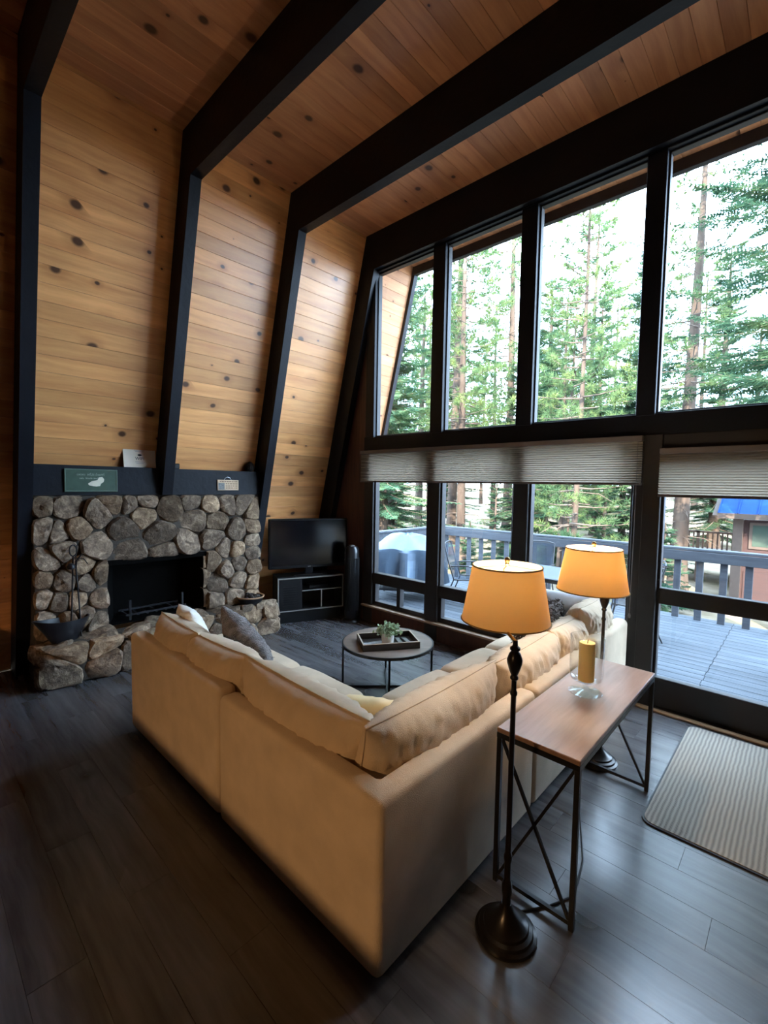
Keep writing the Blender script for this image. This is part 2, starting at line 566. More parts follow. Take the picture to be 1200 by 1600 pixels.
def rug_mat():
    mt, nt, b, out = new_mat('woven_rug')
    b.inputs['Roughness'].default_value = .95
    b.inputs['Specular IOR Level'].default_value = .1
    tc = N(nt, 'ShaderNodeTexCoord')
    w1 = N(nt, 'ShaderNodeTexWave', Scale=14.0, Distortion=1.2, Detail=1.0)
    w1.wave_type = 'BANDS'
    w1.bands_direction = 'X'
    w2 = N(nt, 'ShaderNodeTexWave', Scale=32.0, Distortion=2.0, Detail=1.0)
    w2.wave_type = 'BANDS'
    w2.bands_direction = 'Y'
    for w in (w1, w2):
        nt.links.new(tc.outputs['Object'], w.inputs['Vector'])
    mm = N(nt, 'ShaderNodeMath', operation='MULTIPLY')
    nt.links.new(w1.outputs['Fac'], mm.inputs[0])
    nt.links.new(w2.outputs['Fac'], mm.inputs[1])
    r = ramp(nt, [(.05, (.34, .30, .25)), (.5, (.20, .18, .155)), (.95, (.085, .08, .078))])
    nt.links.new(mm.outputs[0], r.inputs['Fac'])
    nt.links.new(r.outputs['Color'], b.inputs['Base Color'])
    bp = N(nt, 'ShaderNodeBump', Strength=.6, Distance=.004)
    nt.links.new(mm.outputs[0], bp.inputs['Height'])
    nt.links.new(bp.outputs['Normal'], b.inputs['Normal'])
    return mt
M['rug'] = rug_mat()

def foliage_mat(name, ca, cb, cc):
    mt = bpy.data.materials.new(name)
    mt.use_nodes = True
    nt = mt.node_tree
    nt.nodes.remove(nt.nodes['Principled BSDF'])
    out = nt.nodes['Material Output']
    oi = N(nt, 'ShaderNodeObjectInfo')
    tc = N(nt, 'ShaderNodeTexCoord')
    nz = N(nt, 'ShaderNodeTexNoise', Scale=1.3, Detail=3.0)
    nt.links.new(tc.outputs['Object'], nz.inputs['Vector'])
    r = ramp(nt, [(.3, ca), (.5, cb), (.72, cc)])
    nt.links.new(nz.outputs['Fac'], r.inputs['Fac'])
    hs = N(nt, 'ShaderNodeHueSaturation')
    mr = N(nt, 'ShaderNodeMapRange')
    mr.inputs['To Min'].default_value, mr.inputs['To Max'].default_value = .75, 1.3
    nt.links.new(oi.outputs['Random'], mr.inputs['Value'])
    nt.links.new(mr.outputs['Result'], hs.inputs['Value'])
    nt.links.new(r.outputs['Color'], hs.inputs['Color'])
    df = N(nt, 'ShaderNodeBsdfDiffuse')
    tr = N(nt, 'ShaderNodeBsdfTranslucent')
    nt.links.new(hs.outputs['Color'], df.inputs['Color'])
    nt.links.new(hs.outputs['Color'], tr.inputs['Color'])
    mx = N(nt, 'ShaderNodeMixShader')
    mx.inputs[0].default_value = .4
    nt.links.new(df.outputs[0], mx.inputs[1])
    nt.links.new(tr.outputs[0], mx.inputs[2])
    nt.links.new(mx.outputs[0], out.inputs['Surface'])
    return mt
M['fir'] = foliage_mat('fir_needles', (.026, .062, .042), (.050, .100, .058), (.11, .155, .065))
M['pine_needles'] = foliage_mat('pine_needles', (.036, .075, .040), (.075, .120, .052), (.16, .195, .065))

def ground_mat():
    mt, nt, b, out = new_mat('forest_floor')
    b.inputs['Roughness'].default_value = 1
    b.inputs['Specular IOR Level'].default_value = .05
    tc = N(nt, 'ShaderNodeTexCoord')
    nz = N(nt, 'ShaderNodeTexNoise', Scale=.5, Detail=8.0, Roughness=.65)
    nt.links.new(tc.outputs['Object'], nz.inputs['Vector'])
    r = ramp(nt, [(.3, (.07, .07, .035)), (.45, (.15, .12, .08)), (.7, (.27, .23, .18))])
    nt.links.new(nz.outputs['Fac'], r.inputs['Fac'])
    nt.links.new(r.outputs['Color'], b.inputs['Base Color'])
    return mt
M['ground'] = ground_mat()

# ------------------------------------------------------------------ room shell
WX0, WK = -5.44, 0.25           # sloped wall surface: x = WX0 + WK*z
CEIL = 4.90
XC = -0.40                      # centre line of the house
def mirror_x(x):
    return 2 * XC - x
RY = [-0.46, 0.68, 1.83, 2.98, 4.12]      # near faces of the rafters
RW = 0.10
YB = -4.6                        # back wall
YW = 4.20                        # window wall plane

st = lambda o, label, cat: tag(o, label, cat, None, 'structure')

# floor: slab + planks as parts
fl = obj('floor', MB().box(-5.44, mirror_x(-5.44), YB, 4.32, -.16, -.012), M['subfloor'])
st(fl, 'dark grey-brown wood plank floor of the room', 'floor')
PW, PL = .185, 1.24
pm = MB().box(0, PL - .0006, 0, PW - .0006, -.012, 0, .0006).mesh('floor_plank')
row = 0
y = 4.32 - PW
while y > -.15:
    x = -5.40 - ((row * .437) % 1.0) * PL
    while x < 1.9:
        if x < -5.40:
            cut = MB().box(0, PL - .0006 - (-5.40 - x), 0, PW - .0006, -.012, 0, .0006).mesh('floor_plank')
            link('floor_plank', cut, M['plank'], fl, (-5.40, y, 0))
        else:
            link('floor_plank', pm, M['plank'], fl, (x, y, 0))
        x += PL
    y -= PW
    row += 1
obj('rear_flooring', MB().box(-5.44, mirror_x(-5.44), YB, y + PW - .003, -.011, -.001), M['plank'], fl)
obj('side_flooring', MB().box(1.9 + PL, mirror_x(-5.44), y + PW, 4.32, -.011, -.001), M['plank'], fl)

# sloped side walls: backing + boards
SL = math.sqrt(1 + WK * WK)
def wall_backing(side):
    s = 1 if side == 'left' else -1
    def X(x):
        return x if s > 0 else mirror_x(x)
    th = .16
    poly = [(X(WX0 - .025), -.02), (X(WX0 + WK * 5.06 - .025), 5.06), (X(WX0 + WK * 5.06 - .025 - th), 5.06), (X(WX0 - .025 - th), -.02)]
    return MB().prism(poly, 1, YB, 5.12)
wl = obj('wall_left', wall_backing('left'), M['dark_wood'])
st(wl, 'sloping knotty pine board wall behind the fireplace', 'wall')
wr = obj('wall_right', wall_backing('right'), M['dark_wood'])
st(wr, 'sloping side wall out of view to the right', 'wall')
BW = .1395
# local X along world +y, local Y up the slope, local Z into the room
up_slope = Vector((WK, 0, 1)).normalized()
nrm_in = Vector((1, 0, -WK)).normalized()
RotL = Matrix((Vector((0, 1, 0)), up_slope, nrm_in)).transposed().to_euler()
bays = [(-.36, .68), (.78, 1.83), (1.93, 2.98), (3.08, 4.12), (4.30, 5.06)]
for bi, (a, b) in enumerate(bays):
    bm_ = MB().box(0, b - a, 0, BW - .0012, -.02, 0, .0022).mesh('wall_board')
    i0 = 13 if bi in (1, 2) else (2 if bi != 4 else 8)
    if bi == 0:
        i0 = 2
    n_all = int(4.92 * SL / BW)
    for i in range(i0, n_all + 1):
        s0 = i * BW
        p = Vector((WX0, a, 0)) + up_slope * s0
        if p.z > 4.90:
            break
        link('wall_board', bm_, M['pine'] if bi != 4 else M['pine_out'], wl, p, RotL)
obj('wall_lower_panel', MB().prism([(WX0, 0.0), (WX0 + WK * .27, .27), (WX0 + WK * .27 - .02, .27), (WX0 - .02, 0.0)], 1, -.36, 4.12), M['pine'], wl)
# rest of the side walls toward the back
obj('rear_panel', MB().prism([(WX0, 0.0), (WX0 + WK * 4.9, 4.9), (WX0 + WK * 4.9 - .02, 4.9), (WX0 - .02, 0.0)], 1, YB, -.46), M['dark_wood'], wl)

wb = obj('wall_back', MB().box(-5.7, mirror_x(-5.7), YB - .15, YB, -.1, 5.06), M['dark_wood'])
st(wb, 'dark back wall of the room behind the viewer', 'wall')

# ceiling
cl = obj('ceiling', MB().box(-4.5, mirror_x(-4.5), YB - .1, 5.12, CEIL + .022, CEIL + .18), M['dark_wood'])
st(cl, 'flat knotty pine board ceiling between dark beams', 'ceiling')
XCL = WX0 + WK * CEIL
RotC = Matrix((Vector((0, 1, 0)), Vector((1, 0, 0)), Vector((0, 0, -1)))).transposed().to_euler()
for bi, (a, b) in enumerate([(-.36, .68), (.78, 1.83), (1.93, 2.98), (3.08, 4.12), (4.30, 5.06)]):
    bm_ = MB().box(0, b - a, 0, BW - .0012, -.02, 0, .0022).mesh('ceiling_board')
    n = 20 if bi == 0 else (29 if bi < 3 else 36)
    for i in range(n):
        link('ceiling_board', bm_, M['ceil_pine_shaded'] if bi != 4 else M['pine_out'], cl, (XCL + i * BW, a, CEIL if bi != 4 else CEIL - .04), RotC)
obj('rear_ceiling_panel', MB().box(XCL, mirror_x(XCL), YB, -.46, CEIL, CEIL + .02), M['ceil_pine_shaded'], cl)
obj('side_ceiling_panel', MB().box(XCL + 36 * BW, mirror_x(XCL), -.36, 4.12, CEIL, CEIL + .02), M['ceil_pine_shaded'], cl)

# dark rafters: sloped leg + ceiling beam (one bent timber each)
BB = 4.47
DX = .25
def rafter(y0, foot):
    mb = MB()
    for s in (1, -1):
        X = (lambda x: x) if s > 0 else mirror_x
        xk = WX0 + DX + WK * BB
        poly = [(X(WX0 + WK * foot), foot), (X(WX0 + DX + WK * foot), foot), (X(xk), BB), (XC, BB), (XC, CEIL), (X(WX0 + WK * CEIL), CEIL)]
        mb.prism(poly, 1, y0, y0 + RW)
    return mb
for i, y0 in enumerate(RY):
    foot = 1.66 if i == 2 else 0.0
    o = obj('rafter', rafter(y0, foot), M['black_paint'])
    lab = ['dark rafter nearest the viewer at the left picture edge', 'dark bent rafter left of the fireplace',
           'dark bent rafter rising from the middle of the mantel shelf', 'dark bent rafter right of the fireplace above the television',
           'dark bent rafter flat against the window wall'][i]
    st(o, lab, 'rafter')

# ------------------------------------------------------------------ window wall
UP_X = [(-4.10, -3.20), (-3.035, -2.145), (-1.985, -1.075), (-.935, -.02)]
UP_Z = (2.415, 4.45)
LO_X = [(-4.10, -3.225), (-3.05, -2.148), (-1.99, -1.068)]
ww = obj('wall_front', MB().box(-4.29, mirror_x(-4.29), 4.20, 4.28, 2.235, 2.415, .004), M['black_paint'])
st(ww, 'dark window wall frame with tall glazed bays', 'wall')
# red-brown siding to the left of the windows
def side_panel(mirror):
    X = mirror_x if mirror else (lambda x: x)
    poly = [(X(WX0 - .02), 0), (X(-4.24), 0), (X(-4.24), 4.7), (X(WX0 + WK * 4.7), 4.7)]
    return MB().prism(poly, 1, 4.215, 4.285)
obj('siding_panel', side_panel(False), M['siding'], ww)
obj('siding_panel', MB().prism([(.13, 0), (mirror_x(WX0), 0), (mirror_x(WX0 + WK * 4.9), 4.9), (.13, 4.9)], 1, 4.215, 4.285), M['siding'], ww)
obj('header_beam', MB().box(-4.30, mirror_x(-4.30), 4.18, 4.30, 4.45, 4.90, .004), M['black_paint'], ww)
# upper mullions
xs = [(-4.245, -4.10)] + [(UP_X[i][1], UP_X[i + 1][0]) for i in range(3)] + [(-.02, .14)]
for a, b in xs:
    obj('mullion', MB().box(a, b, 4.175, 4.30, 2.40, 4.46, .004), M['black_paint'], ww)
# lower mullions
for a, b in [(-4.26, -4.10), (-3.225, -3.05), (-2.148, -1.99), (-1.068, -.99)]:
    obj('mullion', MB().box(a, b, 4.185, 4.29, .0, 2.24, .004), M['frame_paint'], ww)
obj('door_post', MB().box(-.99, -.862, 4.165, 4.31, 0, 2.24, .004), M['frame_paint'], ww)
obj('door_header', MB().box(-.87, .13, 4.19, 4.30, 2.12, 2.24, .004), M['frame_paint'], ww)
# knee wall and sill
obj('knee_wall', MB().box(-4.26, -.99, 4.195, 4.28, 0, .205), M['siding'], ww)
obj('door_post', MB().box(.10, .24, 4.165, 4.31, 0, 2.24, .004), M['frame_paint'], ww)
sill = MB().box(0, 3.26, 0, .085, 0, .022, .003)
obj('window_sill', sill, M['sill'], ww, (-4.25, 4.135, .205))

pane_y = 4.262
wn = 0
def fixed_window(x0, x1, z0, z1, label, t=.03):
    global wn
    wn += 1
    mb = MB()
    mb.box(x0, x0 + t, 4.225, 4.29, z0, z1, .003)
    mb.box(x1 - t, x1, 4.225, 4.29, z0, z1, .003)
    mb.box(x0 + t, x1 - t, 4.225, 4.29, z0, z0 + t, .003)
    mb.box(x0 + t, x1 - t, 4.225, 4.29, z1 - t, z1, .003)
    o = obj('window_%d' % wn, mb, M['frame_paint'])
    st(o, label, 'window')
    obj('pane', MB().add([(x0 + t, pane_y, z0 + t), (x1 - t, pane_y, z0 + t), (x1 - t, pane_y, z1 - t), (x0 + t, pane_y, z1 - t)], [(0, 1, 2, 3)]), M['glass'], o)
    return o
ulab = ['upper window beside the sloping wall, leftmost of the top row', 'second upper window from the sloping wall', 'third upper window with a slender pine behind it', 'upper window above the sliding door']
for i, (a, b) in enumerate(UP_X):
    fixed_window(a, b, UP_Z[0], UP_Z[1], ulab[i], .014)
def low_window(x0, x1, label):
    global wn
    wn += 1
    t = .022
    xm = (x0 + x1) / 2
    mb = MB()
    mb.box(x0, x1, 4.20, 4.29, .515, .655, .004)
    for (a, b, c, d) in [(x0, x0 + t, .655, 2.235), (x1 - t, x1, .655, 2.235), (x0, x0 + t + .02, .25, .515), (x1 - t - .01, x1, .25, .515), (xm - .028, xm + .028, .25, .515)]:
        mb.box(a, b, 4.215, 4.29, c, d, .002)
    mb.box(x0, x1, 4.215, 4.29, .227, .282, .002)
    mb.box(x0, x1, 4.215, 4.29, 2.20, 2.235, .002)
    o = obj('window_%d' % wn, mb, M['frame_paint'])
    st(o, label, 'window')
    for (a, b, c, d) in [(x0 + t, x1 - t, .655, 2.20), (x0 + t + .02, xm - .028, .282, .515), (xm + .028, x1 - t - .01, .282, .515)]:
        obj('pane', MB().add([(a, pane_y, c), (b, pane_y, c), (b, pane_y, d), (a, pane_y, d)], [(0, 1, 2, 3)]), M['glass'], o)
llab = ['lower window showing the covered grill, two small panes below', 'lower window behind the coffee table, small panes below', 'lower window behind the far floor lamp']
for (a, b), l in zip(LO_X, llab):
    low_window(a, b, l)

# sliding glass door
d1 = thing('door_1', 'dark framed sliding glass door onto the deck', 'door', kind='structure')
dx0, dx1 = -.865, .10
for nm, args in (('door_frame', (dx0, dx0 + .025, 4.205, 4.27, .02, 2.12)), ('door_frame', (dx1 - .08, dx1, 4.205, 4.27, .02, 2.12)),
                 ('bottom_rail', (dx0 + .02, dx1 - .08, 4.205, 4.27, .02, .258)), ('middle_rail', (dx0 + .02, dx1 - .08, 4.205, 4.27, .87, 1.0)),
                 ('top_rail', (dx0 + .02, dx1 - .08, 4.205, 4.27, 2.02, 2.12))):
    obj(nm, MB().box(*args, .004), M['frame_paint'], d1)
for (c, d) in ((.258, .87), (1.0, 2.02)):
    obj('pane', MB().add([(dx0 + .02, 4.24, c), (dx1 - .08, 4.24, c), (dx1 - .08, 4.24, d), (dx0 + .02, 4.24, d)], [(0, 1, 2, 3)]), M['glass'], d1)
o = obj('trim_1', MB().box(-.99, .24, 4.16, 4.34, -.01, .022, .004), M['frame_paint'])
st(o, 'dark threshold under the sliding door', 'trim')
o = obj('trim_2', MB().box(0, 1.2, 0, .045, 0, .022, .006), M['strip'], None, (-.96, 4.112, 0))
st(o, 'tan wooden threshold strip on the floor before the door', 'trim')
# fascia board outside under the soffit edge
o = obj('trim_3', MB().box(XCL - .1, mirror_x(XCL) + .1, 5.05, 5.12, 4.75, 4.90, .004), M['black_paint'])
st(o, 'dark fascia board along the outer roof edge', 'trim')
o = obj('trim_4', MB().prism([(WX0 - .03, 0), (WX0 + .05, 0), (WX0 + WK * 4.9 + .05, 4.9), (WX0 + WK * 4.9 - .03, 4.9)], 1, 5.06, 5.13), M['black_paint'])
st(o, 'dark edge board of the sloping roof wing outside', 'trim')

# ------------------------------------------------------------------ blocker added out of view, sized to cast the low shade on the sofa back
o = obj('shade_blocker', MB().box(-5.3, -.95, -.75, -.55, 0, 1.10, .004), M['dark_wood'])
st(o, 'waist-high shade blocker added behind the viewer', 'wall')

# ------------------------------------------------------------------ fireplace
def clip_poly(poly, nx, ny, d):
    """keep nx*x+ny*y <= d"""
    out = []
    n = len(poly)
    for i in range(n):
        a, b = poly[i], poly[(i + 1) % n]
        da, db = nx * a[0] + ny * a[1] - d, nx * b[0] + ny * b[1] - d
        if da <= 0:
            out.append(a)
        if (da < 0 < db) or (db < 0 < da):
            t = da / (da - db)
            out.append((a[0] + (b[0] - a[0]) * t, a[1] + (b[1] - a[1]) * t))
    return out
def voronoi(seeds, rect):
    cells = []
    x0, x1, y0, y1 = rect
    for i, (sx, sy_) in enumerate(seeds):
        poly = [(x0, y0), (x1, y0), (x1, y1), (x0, y1)]
        for j, (tx, ty) in enumerate(seeds):
            if i == j:
                continue
            nx, ny = tx - sx, ty - sy_
            d = (tx * tx + ty * ty - sx * sx - sy_ * sy_) / 2
            poly = clip_poly(poly, nx, ny, d)
            if len(poly) < 3:
                break
        cells.append(poly)
    return cells
def stone_mesh(poly, depth, seed):
    """domed irregular stone; local x,y in plane, z out; origin at its centre"""
    r = random.Random(seed)
    cx = sum(p[0] for p in poly) / len(poly)
    cy_ = sum(p[1] for p in poly) / len(poly)
    # inset the outline, resample it and roughen it
    P = []
    for p in poly:
        dx, dy = p[0] - cx, p[1] - cy_
        L = math.hypot(dx, dy)
        k = 1.03
        P.append(Vector((dx * k, dy * k)))
    per = sum((P[(i + 1) % len(P)] - P[i]).length for i in range(len(P)))
    n = max(9, min(16, int(per / .055)))
    Q = []
    acc = 0.0
    seg = 0
    segL = (P[1 % len(P)] - P[0]).length
    for k in range(n):
        target = per * k / n
        while acc + segL < target:
            acc += segL
            seg += 1
            segL = (P[(seg + 1) % len(P)] - P[seg % len(P)]).length
        f = (target - acc) / max(segL, 1e-6)
        Q.append(P[seg % len(P)].lerp(P[(seg + 1) % len(P)], f))
    Q = [(Q[k - 1] * .22 + Q[k] * .56 + Q[(k + 1) % n] * .22) for k in range(n)]
    P = [(q.x * r.uniform(.95, 1.02), q.y * r.uniform(.95, 1.02)) for q in Q]
    vv, ff = [], []
    tilt = (r.uniform(-.3, .3), r.uniform(-.3, .3))
    rings = ((1.0, -.03), (1.0, depth * .35), (.90, depth * .85), (.62, depth * 1.05), (.3, depth * 1.1))
    for k, (s, h) in enumerate(rings):
        for (x, y_) in P:
            q = Vector((x * s * 11 + seed * 3.7, y_ * s * 11, seed))
            j = mnoise.noise(q) * .022 + mnoise.noise(q * 2.3) * .012 if k else 0
            hh = h + j + ((tilt[0] * x + tilt[1] * y_) * s if k else 0)
            ss = s * (1 + (r.uniform(-.06, .06) if k > 1 else 0))
            vv.append((x * ss, y_ * ss, hh))
    for k in range(len(rings) - 1):
        for i in range(n):
            i2 = (i + 1) % n
            ff.append((k * n + i, k * n + i2, (k + 1) * n + i2, (k + 1) * n + i))
    vv.append((0, 0, depth * 1.1 + r.uniform(-.015, .015)))
    m_ = len(rings) - 1
    for i in range(n):
        ff.append((m_ * n + i, m_ * n + (i + 1) % n, len(vv) - 1))
    me = bpy.data.meshes.new('stone')
    me.from_pydata(vv, [], ff)
    me.shade_smooth()
    me.set_sharp_from_angle(angle=.5)
    return me, (cx, cy_)

fp = thing('fireplace', 'grey fieldstone fireplace with raised hearth and black firebox', 'fireplace', (-4.8, 1.85, 0))
FO = Vector((-4.8, 1.85, 0))
def fpart(name, mb, mat, smooth=None):
    o = obj(name, mb, mat, fp, smooth=smooth)
    o.location = -FO
    return o
FX = -4.845     # mortar face
FY0, FY1, FZ1 = .785, 2.975, 1.655
OY0, OY1, OZ0, OZ1 = 1.34, 2.31, .40, 1.02
body = MB()
xb = lambda z: WX0 + WK * z + .02
body.prism([(xb(0), 0), (FX, 0), (FX, FZ1), (xb(FZ1), FZ1)], 1, FY0, OY0)
body.prism([(xb(0), 0), (FX, 0), (FX, FZ1), (xb(FZ1), FZ1)], 1, OY1, FY1)
body.prism([(xb(OZ1), OZ1), (FX, OZ1), (FX, FZ1), (xb(FZ1), FZ1)], 1, OY0, OY1)
fpart('mortar_body', body, M['mortar'])
fb = MB()
fb.add([(FX - .005, OY0, OZ0), (FX - .005, OY1, OZ0), (xb(0) - .0, OY1 - .12, OZ0), (xb(0) - .0, OY0 + .12, OZ0)], [(0, 1, 2, 3)])
xbk = -5.14
fb = MB()
A = [(FX - .002, OY0 + .001), (xbk, OY0 + .13), (xbk, OY1 - .13), (FX - .002, OY1 - .001)]
for (p, q) in ((A[0], A[1]), (A[1], A[2]), (A[2], A[3])):
    fb.add([(p[0], p[1], OZ0 - .02), (q[0], q[1], OZ0 - .02), (q[0], q[1], OZ1), (p[0], p[1], OZ1)], [(0, 1, 2, 3)])
fb.add([(a[0], a[1], OZ1 - .001) for a in A], [(0, 1, 2, 3)])
fb.add([(a[0], a[1], OZ0 - .005) for a in A], [(0, 1, 2, 3)])
fpart('firebox', fb, M['soot'])
gr = MB()
for k in range(7):
    yy = 1.55 + k * .09
    gr.bar((-4.92, yy, .44), (-5.16, yy, .44), .016, .016)
gr.bar((-4.92, 1.52, .455), (-4.92, 2.12, .455), .018, .018)
gr.bar((-5.14, 1.52, .455), (-5.14, 2.12, .455), .018, .018)
for yy in (1.56, 2.08):
    gr.bar((-4.92, yy, .40), (-4.92, yy, .60), .02, .02)
fpart('fire_grate', gr, M['iron'])
fs = MB()
fs.bar((FX + .01, OY0, OZ1 - .01), (FX + .01, OY1, OZ1 - .01), .03, .05)
fpart('lintel_bar', fs, M['soot'])
seeds = [(0.81, 1.57), (1.04, 1.55), (1.27, 1.48), (1.40, 1.59), (1.54, 1.58), (1.68, 1.62), (1.92, 1.54), (2.14, 1.6), (2.18, 1.39), (2.38, 1.56), (2.55, 1.58), (2.74, 1.58), (2.91, 1.46), (0.84, 1.36), (0.97, 1.33), (1.09, 1.36), (1.24, 1.19), (1.49, 1.33), (1.65, 1.46), (1.81, 1.25), (2.1, 1.16), (2.42, 1.37), (2.38, 1.17), (2.69, 1.22), (2.88, 1.27), (0.87, 1.08), (1.0, 1.16), (1.12, 1.0), (1.53, 1.10), (1.86, 1.06), (2.68, 1.02), (2.88, 1.12), (2.88, 0.96), (0.83, 0.92), (0.99, 0.89), (1.17, 0.86), (1.28, 0.90), (0.83, 0.75), (0.95, 0.71), (1.09, 0.70), (1.27, 0.68), (0.84, 0.55), (1.02, 0.52), (1.27, 0.48), (1.15, 0.55), (2.39, 0.92), (2.55, 0.80), (2.7, 0.85), (2.89, 0.81), (2.44, 0.65), (2.7, 0.66), (2.9, 0.60), (2.40, 0.47), (2.65, 0.46), (2.88, 0.43), (2.52, 1.04)]
cells = voronoi(seeds, (FY0 - .01, FY1 + .01, .38, FZ1 + .002))
RotF = Matrix((Vector((0, 1, 0)), Vector((0, 0, 1)), Vector((1, 0, 0)))).transposed().to_euler()
for i, (c, s) in enumerate(zip(cells, seeds)):
    if len(c) < 3:
        continue
    if s[1] > OZ1:
        if OY0 - .05 < s[0] < OY1 + .05:
            c = clip_poly(c, 0, -1, -OZ1)
        else:
            # keep clear of the opening's side
            if min(p[1] for p in c) < OZ1:
                if s[0] <= OY0:
                    c = clip_poly(c, 1, 0, max(OY0, s[0]))
                elif s[0] >= OY1:
                    c = clip_poly(c, -1, 0, -OY1)
    elif s[0] < OY0:
        c = clip_poly(c, 1, 0, OY0 + .005)
    elif s[0] > OY1:
        c = clip_poly(c, -1, 0, -(OY1 - .005))
    if len(c) < 3:
        continue
    me, ctr = stone_mesh(c, random.Random(i).uniform(.028, .065), i)
    o = link('stone', me, M['stone'] if i % 3 else M['stone2'], fp, Vector((FX, ctr[0], ctr[1])) - FO, RotF)
# jamb stones inside the opening on the right
for k, (z0, z1) in enumerate(((.40, .62), (.62, .84), (.84, 1.01))):
    me, ctr = stone_mesh([(-.02 - .0, z0), (.2, z0), (.2, z1), (-.02, z1)], .03, 300 + k)
    link('stone', me, M['stone2'], fp, Vector((FX - ctr[0], OY1 - .004, ctr[1])) - FO, Matrix((Vector((-1, 0, 0)), Vector((0, 0, 1)), Vector((0, -1, 0)))).transposed().to_euler())
# hearth
HX, HZ = -4.625, .37
HY0, HY1 = .77, 3.10
fpart('hearth_body', MB().box(FX - .01, HX, HY0 + .02, HY1 - .02, 0, HZ - .01, .02), M['mortar'])
rs = random.Random(5)
hs = []
for k in range(8):
    w_ = (HY1 - HY0) / 8
    yk = HY0 + w_ * (k + .5)
    hs.append((yk + rs.uniform(-.03, .03), HZ * rs.uniform(.22, .34)))
    if k % 3 != 1:
        hs.append((yk + w_ * .45 + rs.uniform(-.03, .03), HZ * rs.uniform(.70, .82)))
    else:
        hs.append((yk + rs.uniform(-.04, .04), HZ * rs.uniform(.74, .84)))
for i, c in enumerate(voronoi(hs, (HY0, HY1, 0.004, HZ))):
    if len(c) > 2:
        me, ctr = stone_mesh(c, rs.uniform(.03, .06), 500 + i)
        link('stone', me, M['stone2'] if i % 2 else M['stone'], fp, Vector((HX, ctr[0], ctr[1])) - FO, RotF)
# near end of the hearth
es = [(.13, .10), (.10, .28)]
RotE = Matrix((Vector((1, 0, 0)), Vector((0, 0, 1)), Vector((0, -1, 0)))).transposed().to_euler()
for i, c in enumerate(voronoi(es, (-.01, .24, .004, HZ))):
    if len(c) > 2:
        me, ctr = stone_mesh(c, .035, 600 + i)
        link('stone', me, M['stone2'], fp, Vector((FX + ctr[0] - .01, HY0 + .02, ctr[1])) - FO, RotE)
# far end of the hearth
RotE2 = Matrix((Vector((-1, 0, 0)), Vector((0, 0, 1)), Vector((0, 1, 0)))).transposed().to_euler()
for i, c in enumerate(voronoi(es, (-.01, .24, .004, HZ))):
    if len(c) > 2:
        me, ctr = stone_mesh(c, .03, 650 + i)
        link('stone', me, M['stone'], fp, Vector((HX - ctr[0], HY1 - .02, ctr[1])) - FO, RotE2)
# top flagstones
ts = [(HY0 + .15 + .29 * k + rs.uniform(-.05, .05), rs.uniform(.06, .20)) for k in range(8)]
RotT = Matrix((Vector((0, 1, 0)), Vector((-1, 0, 0)), Vector((0, 0, 1)))).transposed().to_euler()
for i, c in enumerate(voronoi(ts, (HY0 + .0, HY1 - .0, -.03, .23))):
    if len(c) > 2:
        me, ctr = stone_mesh(c, .022, 700 + i)
        link('stone', me, M['stone'], fp, Vector((HX - ctr[1], ctr[0], HZ - .012)) - FO, RotT)

# mantel shelf: two dark boards between the rafters
for (a, b, lab) in ((.78, 1.83, 'left half of the dark mantel shelf with the green sign'), (1.93, 2.98, 'right half of the dark mantel shelf with the hanging wooden sign')):
    mb = MB()
    mb.prism([(xb(1.66) - .01, 1.66), (-4.835, 1.66), (-4.835, 1.93), (xb(1.93) - .01, 1.93)], 1, a + .001, b - .001)
    o = obj('mantel_shelf', mb, M['black_paint'])
    tag(o, lab, 'mantel shelf', 'mantel shelf boards')
SX = -4.835

def text_obj(name, body, size, mat, parent, loc, rot, extrude=.0006, align='CENTER'):
    cu = bpy.data.curves.new(name, 'FONT')
    cu.body = body
    cu.size = size
    cu.extrude = extrude
    cu.align_x = align
    cu.align_y = 'CENTER'
    ob = bpy.data.objects.new(name, cu)
    COL.objects.link(ob)
    dg = bpy.context.evaluated_depsgraph_get()
    me = bpy.data.meshes.new_from_object(ob.evaluated_get(dg))
    bpy.data.objects.remove(ob)
    me.materials.clear()
    return link(name, me, mat, parent, loc, rot)

# signs on the mantel; local x along +y, local y up, z out of the wall
gs = thing('green_sign', 'dark green wooden sign with a cream shape on the mantel front', 'sign', (SX, 1.225, 1.795))
gs.rotation_euler = RotF
obj('board', MB().box(-.205, .205, -.098, .098, .0, .014, .003), M['green_sign'], gs)
fr_ = MB()
for (a, b, c, d) in ((-.212, .212, .092, .103), (-.212, .212, -.103, -.092), (-.212, -.201, -.092, .092), (.201, .212, -.092, .092)):
    fr_.box(a, b, c, d, 0, .018, .002)
obj('sign_frame', fr_, M['green_edge'], gs)
shape = [(-.03, -.028), (.0, -.006), (.045, .004), (.058, .03), (.085, .034), (.10, .012), (.095, -.012), (.072, -.03), (.066, -.05), (.035, -.056), (.0, -.05), (-.025, -.044)]
obj('cream_shape', MB().prism([(x, y_) for x, y_ in shape], 2, .0145, .017), M['cream'], gs)
def glyph_line(x0, x1, yc, h, seed, gaps):
    """worn, unreadable lettering: small strokes in word-sized runs"""
    r = random.Random(seed)
    mb = MB()
    x = x0
    while x < x1:
        if not any(a < x < b for a, b in gaps):
            w = r.uniform(.0025, .0035)
            hh = h * r.choice((.6, .65, .7, 1.0))
            mb.box(x, x + w, yc - h * .35, yc - h * .35 + hh, .0142, .0152)
            if r.random() < .7:
                yy = yc - h * .35 + r.choice((0, .5, .9)) * h * .6
                mb.box(x + w, x + w + h * .28, yy, yy + .003, .0142, .0152)
        x += h * .42
    return mb
